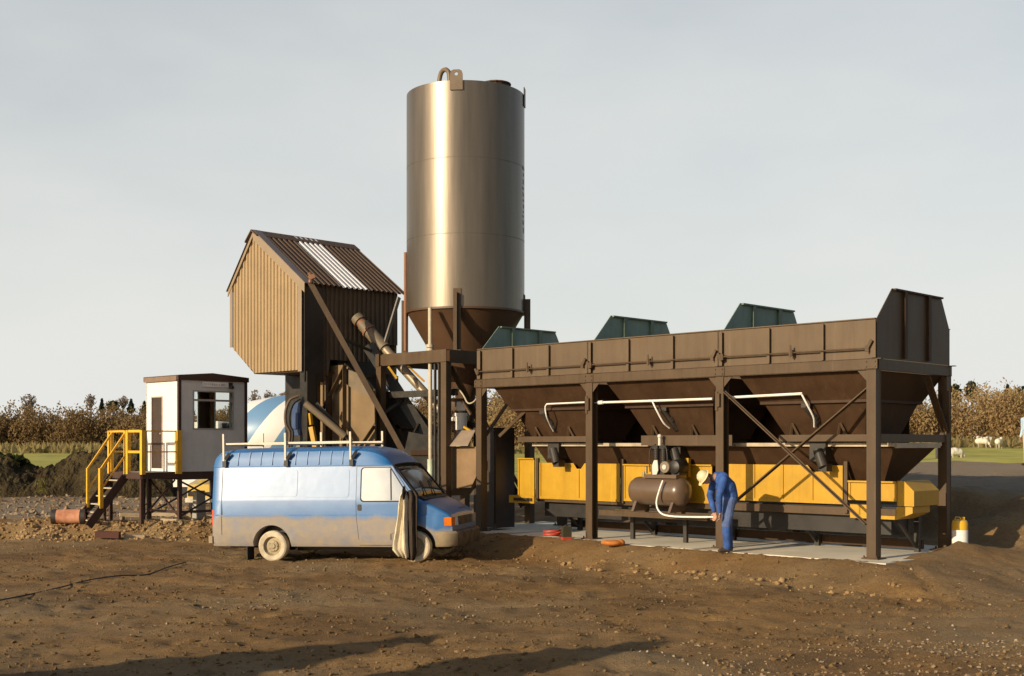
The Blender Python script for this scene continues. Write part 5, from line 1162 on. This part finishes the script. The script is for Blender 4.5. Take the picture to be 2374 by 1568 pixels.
# ------------------------------------------------------------------ vegetation
def leaf_mat(name, c1, c2, c3, trans=.5):
    m = bpy.data.materials.new(name); m.use_nodes = True; nt = m.node_tree; N = nt.nodes; L = nt.links; b = N['Principled BSDF']; b.inputs['Roughness'].default_value = .9; b.inputs['Specular IOR Level'].default_value = .1
    ge = N.new('ShaderNodeNewGeometry'); rp = N.new('ShaderNodeValToRGB'); r_ = rp.color_ramp; r_.elements[0].color = (*c1,1); r_.elements[1].color = (*c3,1); e_ = r_.elements.new(.5); e_.color = (*c2,1)
    tc = N.new('ShaderNodeTexCoord'); nz = N.new('ShaderNodeTexNoise'); nz.inputs['Scale'].default_value = .22; nz.inputs['Detail'].default_value = 4; L.new(tc.outputs['Object'], nz.inputs['Vector'])
    mr = N.new('ShaderNodeMapRange'); mr.inputs[1].default_value = .3; mr.inputs[2].default_value = .7; L.new(nz.outputs[0], mr.inputs[0])
    mx = N.new('ShaderNodeMath'); mx.operation = 'MULTIPLY_ADD'; mx.inputs[1].default_value = .4; L.new(ge.outputs['Random Per Island'], mx.inputs[0])
    m6 = N.new('ShaderNodeMath'); m6.operation = 'MULTIPLY'; m6.inputs[1].default_value = .65; L.new(mr.outputs[0], m6.inputs[0]); L.new(m6.outputs[0], mx.inputs[2])
    L.new(mx.outputs[0], rp.inputs[0]); L.new(rp.outputs[0], b.inputs['Base Color'])
    tl = N.new('ShaderNodeBsdfTranslucent'); L.new(rp.outputs[0], tl.inputs[0]); ms = N.new('ShaderNodeMixShader'); ms.inputs[0].default_value = trans; L.new(b.outputs[0], ms.inputs[1]); L.new(tl.outputs[0], ms.inputs[2]); L.new(ms.outputs[0], N['Material Output'].inputs[0]); return m
SCRUB = leaf_mat('winter scrub twigs', (.20,.132,.062), (.275,.185,.088), (.35,.24,.12))
SCRUB2 = leaf_mat('tan winter scrub', (.32,.215,.10), (.41,.285,.138), (.50,.365,.185))
PINE = leaf_mat('dark evergreen needles', (.03,.042,.024), (.045,.06,.032), (.07,.08,.04))
TWIG = leaf_mat('bare grey twigs', (.25,.2,.165), (.34,.28,.24), (.42,.36,.31))
def quads(name, C, S, m, flat=.0, elong=1.6, up=.0, kind=None):
    n = len(C); d1 = rng.normal(size=(n,3)); d1[:,2] = d1[:,2]*(1+up)+up*1.4; d1 /= np.linalg.norm(d1,axis=1)[:,None]
    d2 = np.cross(d1, rng.normal(size=(n,3))); d2 /= np.linalg.norm(d2,axis=1)[:,None]
    a = d1*S[:,None]*elong/2; b = d2*S[:,None]/2/elong**.5
    V = np.stack([C-a-b*.6,C+a*.2-b,C+a,C-a*.1+b],1).reshape(-1,3)
    me = bpy.data.meshes.new(name); me.vertices.add(n*4); me.vertices.foreach_set('co', V.ravel())
    me.loops.add(n*4); me.loops.foreach_set('vertex_index', np.arange(n*4)); me.polygons.add(n); me.polygons.foreach_set('loop_start', np.arange(n)*4); me.polygons.foreach_set('loop_total', np.full(n,4))
    me.update(); me.validate(); me.materials.append(m); o = bpy.data.objects.new(name, me); COL.objects.link(o); return o
def bushes(cx, cy, cz, rx, ry, rz, n):
    # points through lumpy crowns, denser near their skins
    k = rng.integers(0, len(cx), n); d = rng.normal(size=(n,3)); d /= np.linalg.norm(d,axis=1)[:,None]; r = rng.random(n)**.38
    lump = 1+.25*np.sin(d[:,0]*5+k)*np.cos(d[:,2]*4+k*1.7)
    r = (r*lump)[:,None]
    return np.stack([cx[k],cy[k],cz[k]],1)+d*r*np.stack([rx[k],ry[k],rz[k]],1)
def wood(name, x0, x1, yb, prof, nb, nq, m, size, label_z=None, depth=9):
    bx = np.sort(rng.uniform(x0,x1,nb)); by = yb+rng.uniform(0,depth,nb); zb = tz(bx,by)
    h = prof(bx)*rng.uniform(.62,1.10,nb)
    rz = h*.55; rx = rng.uniform(1.3,2.8,nb); cz = zb+h*.48
    C = bushes(bx,by,cz,rx,rx*.9,rz,nq); z = tz(C[:,0],C[:,1]); C[:,2] = np.maximum(C[:,2], z+.1)
    return quads(name, C, rng.uniform(.6,1.3,nq)*size, m, up=.35, elong=1.7)
def hprof(pts, Yd, base=None):                            # heights from skyline pixels
    px = [((x-HX)*Yd/FPX) for x,_ in pts]; pz_ = [CAMZ+(HY-y)*Yd/FPX for _,y in pts]
    return lambda x: np.interp(x, px, pz_)-tz(x, np.full_like(x, Yd))
L1 = hprof([(-200,952),(0,950),(60,945),(160,948),(220,938),(270,936),(340,940),(450,945),(600,935),(700,925),(1000,915),(1187,905)], 146)
w1 = wood('scrub_wood', -78, 6, 142, L1, 220, 200000, SCRUB, .21); tag(w1, 'brown winter scrub wood along the far left of the field', 'scrub wood', kind='stuff')
L2 = hprof([(1000,925),(1187,915),(1500,910),(2080,915),(2160,922),(2230,905),(2270,896),(2300,900),(2360,912),(2500,890)], 132)
w2 = wood('scrub_wood', -2, 72, 128, L2, 200, 190000, SCRUB2, .20); tag(w2, 'tan sunlit winter scrub wood behind the sheep field on the right', 'scrub wood', kind='stuff')
# under-storey strip of dead pale grass along the wood edge
n = 9000; gxs = rng.uniform(-75,70,n); gys = rng.uniform(118,141,n)
C = np.stack([gxs, np.where(gxs<2,gys+1,gys-13+8), 0*gxs],1); C[:,2] = tz(C[:,0],C[:,1])+rng.uniform(.05,.6,n)
dg_ = quads('dead_grass', C, rng.uniform(.3,.7,n), leaf_mat('dead pale grass', (.22,.17,.07),(.32,.25,.11),(.42,.34,.17)), up=1.5, elong=2.5); tag(dg_, 'pale dead grass fringe along the foot of the wood', 'dead grass', kind='stuff')
def conifer(x, y, Yd, wpx, hpx, label, m=PINE, name='conifer', round_=False, nq=900, group='dark evergreens on the skyline'):
    s = Yd/FPX; p = at(x,y,Yd); h = hpx*s*1.5; top = p.z; z0 = tz1(p.x,p.y); H = top-z0; r = wpx*s/2
    e_ = empty(name, (p.x,p.y,z0), 0, label, 'tree', group)
    MB().tube([(0,0,-.3),(.1,0,H*.5),(0,0,H*.9)],[.22,.15,.05],7).build('trunk', mat('tree bark', (.07,.05,.035), .9), e_)
    t = rng.random(nq)**.7; hh = hpx*s
    t = np.clip(t+.12*np.sin(rng.random(nq)*40),0,1); zz = H-t*hh*1.15*(1-.25*rng.random(nq)); rr_ = r*(np.sqrt(np.clip(1-(2*t-1)**2,0,1)) if round_ else (t**.8))*np.sqrt(rng.random(nq))*(1+.3*np.sin(t*17+rng.random(nq)))
    aa = rng.uniform(0,2*math.pi,nq); C = np.stack([rr_*np.cos(aa),rr_*np.sin(aa),zz],1)
    c_ = quads('crown', C, rng.uniform(.35,.8,nq)*max(r,1)*.38, m, up=.2); c_.parent = e_
    if name == 'bare_tree':
        b = MB()
        for i in range(16):
            a_ = rng.uniform(0,6.28); z_ = H-hh*rng.uniform(.3,1.1); b.tube([(0,0,z_-hh*.3),(r*.5*math.cos(a_),r*.5*math.sin(a_),z_),(r*.9*math.cos(a_+.3),r*.9*math.sin(a_+.3),z_+hh*.3)],[.09,.06,.02],5)
        b.build('limbs', mat('tree bark', (.07,.05,.035), .9), e_)
    return e_
for x,y,w_,h_,rd,lb in ((338*.38+134-40,0,0,0,0,''),):
    pass
conifer(236,926,155,10,26,'thin dark evergreen rising above the left scrub, left of a broader one')
conifer(262,930,155,26,22,'broad low dark evergreen bush on the left skyline',round_=True)
conifer(304,927,155,18,28,'dark upright evergreen on the skyline just left of the cabin')
conifer(335,932,155,16,24,'dark evergreen half hidden behind the cabin wall')
conifer(2252,886,150,32,40,'dark evergreen clump on the skyline beside the right-hand bin post',round_=True)
conifer(2336,893,150,26,34,'pointed olive evergreen on the right skyline')
conifer(2372,897,150,44,34,'wide dark evergreen at the right edge of the skyline',round_=True)
conifer(2214,892,150,30,40,'dark evergreen directly behind the far bin post',round_=True)
for i,(x,y,w_,h_,lb) in enumerate(((65,915,40,34,'faint bare tree on the far left skyline'),(210,915,24,24,'bare grey tree above the scrub left of the evergreens'),(285,919,26,22,'bare grey tree between the two evergreens on the left'),(592,905,26,40,'bare winter tree showing right beside the cabin'),(622,905,22,36,'bare winter tree above the striped mixer drum'),(664,908,30,16,'low bare tree beside the mixer house leg'),(1165,906,50,40,'bare tree seen between the silo frame and the first bin'))):
    conifer(x,y,160,w_,h_,lb,TWIG,'bare_tree',True,210,'bare winter trees on the skyline')
# tuft on the earth bank, scrub at its back
def tuft(x, y, Yd, n, s, m, name, label, h):
    p = at(x,y,Yd); e_ = rng.normal(size=(n,3))*np.array([.25,.2,0])*s; e_[:,2] = rng.random(n)*h*.8; e_[:,:2] *= .5
    o = quads(name, e_+np.array([0,0,.0]), rng.uniform(.03,.08,n), m, up=2.5, elong=4); o.location = p; return tag(o, label, 'plant')
tuft(95,1140,43.4,110,.7,leaf_mat('yellow green weed', (.12,.11,.03),(.22,.19,.06),(.32,.27,.1)),'weed','yellow green weed growing at the foot of the earth bank',.5)
for x, y, lb in ((252,1072,'dark green bramble on top of the earth bank near the stair'),(20,1070,'dark bramble clump on the earth bank at the left edge')):
    p = at(x,y,46); n = 700; d = rng.normal(size=(n,3)); d /= np.linalg.norm(d,axis=1)[:,None]; C = d*(rng.random(n)**.4)[:,None]*np.array([.8,.5,.4])
    o = quads('bramble', C, rng.uniform(.1,.25,n), leaf_mat('bramble leaves', (.02,.028,.01),(.045,.05,.018),(.08,.08,.03))); o.location = (p.x,p.y,p.z-.15); tag(o, lb, 'bramble')
# ------------------------------------------------------------------ loose things on the ground
dr2 = empty('clay_pipe', gpt(160,1212), R(6), 'orange clay pipe drum lying on the mud left of the stair', 'pipe')
MB().lathe([(.15,-.37),(.175,-.36),(.175,.36),(.15,.37)],24,(0,0,.15),'x').build('barrel', mat('orange clay', (.46,.15,.065), .8, var=.35, scale=3, c2=(.55,.27,.16)), dr2, smooth=40)
MB().lathe([(.18,-.40),(.182,-.29),(.15,-.29)],24,(0,0,.15),'x',cap=False).build('end_band', DARK, dr2); MB().lathe([(.15,.28),(.182,.28),(.18,.40)],24,(0,0,.15),'x',cap=False).build('end_band', DARK, dr2)
def plank(x, y, l, w, t, rz, label, m=WOOD, z=0.0, rx=0):
    p = gpt(x,y,z); o = MB().box(-l/2,l/2,-w/2,w/2,0,t).build('plank', m); o.location = (p.x,p.y,surf(p.x,p.y)+.015); o.rotation_euler = (rx,R(2),rz); tag(o,label,'plank','offcuts of timber around the cabin legs')
plank(312,1216,.48,.24,.12,.2,'pale timber block in front of the landing leg')
plank(398,1209,.52,.16,.07,-.1,'pale short board lying between the cabin legs')
plank(452,1199,1.0,.2,.09,.05,'long pale board lying under the cabin nearest the van')
plank(372,1196,.8,.18,.09,.1,'board lying crosswise under the cabin floor')
plank(300,1198,.5,.2,.1,.4,'weathered board end lying just right of the stair foot')
plank(250,1218,.55,.25,.15,.1,'dark red baulk lying at the foot of the stair', mat('dark red baulk', (.09,.03,.02), .8))
# thin cable trailing over the mud on the left
pts = []
for x, y in ((-60,1412),(0,1400),(70,1385),(140,1368),(210,1352),(280,1338),(340,1330),(390,1318),(430,1308)):
    Yd = 2.3*FPX/(y-HY); X_ = (x-HX)*Yd/FPX; pts.append((X_, Yd, surf(X_,Yd)+.03))
ca = hose('cable', pts, .011, RUBBER, n=80); tag(ca, 'thin dark cable trailing across the mud at the left', 'cable')
# stones and clods: too many to count
def clods(name, n, fx_, smin, smax, m, label, cat, sub=1):
    ico = bmesh.new(); bmesh.ops.create_icosphere(ico, subdivisions=sub, radius=1); V0 = np.array([v.co[:] for v in ico.verts]); F0 = np.array([[v.index for v in f.verts] for f in ico.faces]); ico.free()
    P = fx_(n); n = len(P); zz = tz(P[:,0],P[:,1])+rough(P[:,0][None],P[:,1][None])[0]
    s = smin+(smax-smin)*rng.random(n)**3
    V = V0[None]*(1+(.35 if sub == 1 else .13)*rng.normal(size=(n,len(V0),1)))*s[:,None,None]*rng.uniform(.6,1.3,(n,1,3)); V[:,:,2] *= .7
    V += np.stack([P[:,0],P[:,1],zz+s*.15],1)[:,None,:]
    F = (F0[None]+np.arange(n)[:,None,None]*len(V0)).reshape(-1,3)
    me = bpy.data.meshes.new(name); me.from_pydata(V.reshape(-1,3).tolist(), [], F.tolist()); me.materials.append(m); o = bpy.data.objects.new(name, me); COL.objects.link(o); return tag(o,label,cat,kind='stuff')
STONE = leaf_mat('mixed site stones', (.14,.09,.048), (.26,.175,.10), (.42,.335,.235), 0)
CLOD = leaf_mat('mud clods', (.17,.10,.045), (.29,.18,.083), (.40,.27,.135), 0)
def fore(n):
    y = 10.5+17*rng.random(n)**1.2; x = (rng.random(n)*2-1)*(.45*y+.5); k = np.array([noise.noise((a_*.7,b_*.7,2.)) for a_,b_ in zip(x,y)]) > rng.uniform(-.25,.5,n); return np.stack([x,y],1)[k]
clods('stones', 7000, fore, .005, .028, STONE, 'small stones scattered over the foreground mud', 'stones')
def fore2(n):
    y = 10.5+17*rng.random(n)**1.1; x = (rng.random(n)*2-1)*(.45*y+.5); k = np.array([noise.noise((a_*.45,b_*1.1,7.)) for a_,b_ in zip(x,y)]) > rng.uniform(-.5,.4,n)
    w = (x-O_BIN[0])*W.x+(y-O_BIN[1])*W.y; return np.stack([x,y],1)[k & (w < -.5)]
CRUMB = leaf_mat('damp mud crumbs', (.085,.050,.021), (.15,.092,.040), (.215,.14,.066), 0)
clods('mud_crumbs', 24000, fore2, .005, .034, CRUMB, 'crumbs and small lumps of mud over the foreground ground', 'mud')
def corner(n): 
    y = 10.8+3.5*rng.random(n)**1.3; x = rng.uniform(1.6,6.2,n); k = rng.random(n) < np.clip((x-1.2)/3,0,1); return np.stack([x,y],1)[k]
clods('gravel', 2600, corner, .006, .026, STONE, 'coarse gravel in the bottom right foreground', 'gravel')
def bankp(n):
    x = rng.uniform(-14,6.1,n); yb = np.interp(x,BX,BY); y = yb+rng.normal(size=n)*.35+.25; k = ~((x>-5.2)&(x<-2.6)&(y<26.3)) & ((x<-.6)|(rng.random(n)<.12)); 
    w = (x-O_BIN[0])*W.x+(y-O_BIN[1])*W.y; k &= ~((w>-.36)&(x>-1.5)); return np.stack([x,y],1)[k]
clods('clods', 5200, bankp, .012, .062, CLOD, 'clods of dug earth along the broken edge of the raised pad', 'clods', 2)
def padl(n):
    return np.stack([rng.uniform(-20,-5,n),rng.uniform(29.6,46,n)],1)
clods('rubble', 2600, padl, .02, .10, STONE, 'pale rubble strewn over the gravel pad on the left', 'rubble')
# two unseen mounds, added and shaped to cast the foreground shadows
def heap(tipx, tipy, H, r, label, e=1.0):
    d = Vector((SUND.x,SUND.y,0)).normalized(); L_ = (H)/math.tan(R(SUN_EL)); c = Vector((tipx,tipy,0))+d*L_
    m = MB(); prof = [(r*1.15,-.3),(r,.1),(r*.86,H*.2),(r*.62,H*.5),(r*.36,H*.78),(r*.12,H*.96),(.01,H)]; m.lathe(prof,40,(0,0,0))
    m.v = [(x*(1+.10*noise.noise((x*.9,y*.9,z))),y*(1+.10*noise.noise((x,y,z+5))),z+.06*noise.noise((x*2,y*2,z))) for x,y,z in m.v]
    o = m.build('shadow_mound', SOIL, smooth=50); o.location = (c.x,c.y,-.40); return tag(o,label,'earth heap','unseen shadow casters beside the camera')
heap(-.77,14.74,3.7,1.75,'taller mound added out of view on the left to cast a foreground shadow')
heap(1.95,14.35,3.3,1.35,'lower mound added out of view to cast the second foreground shadow')
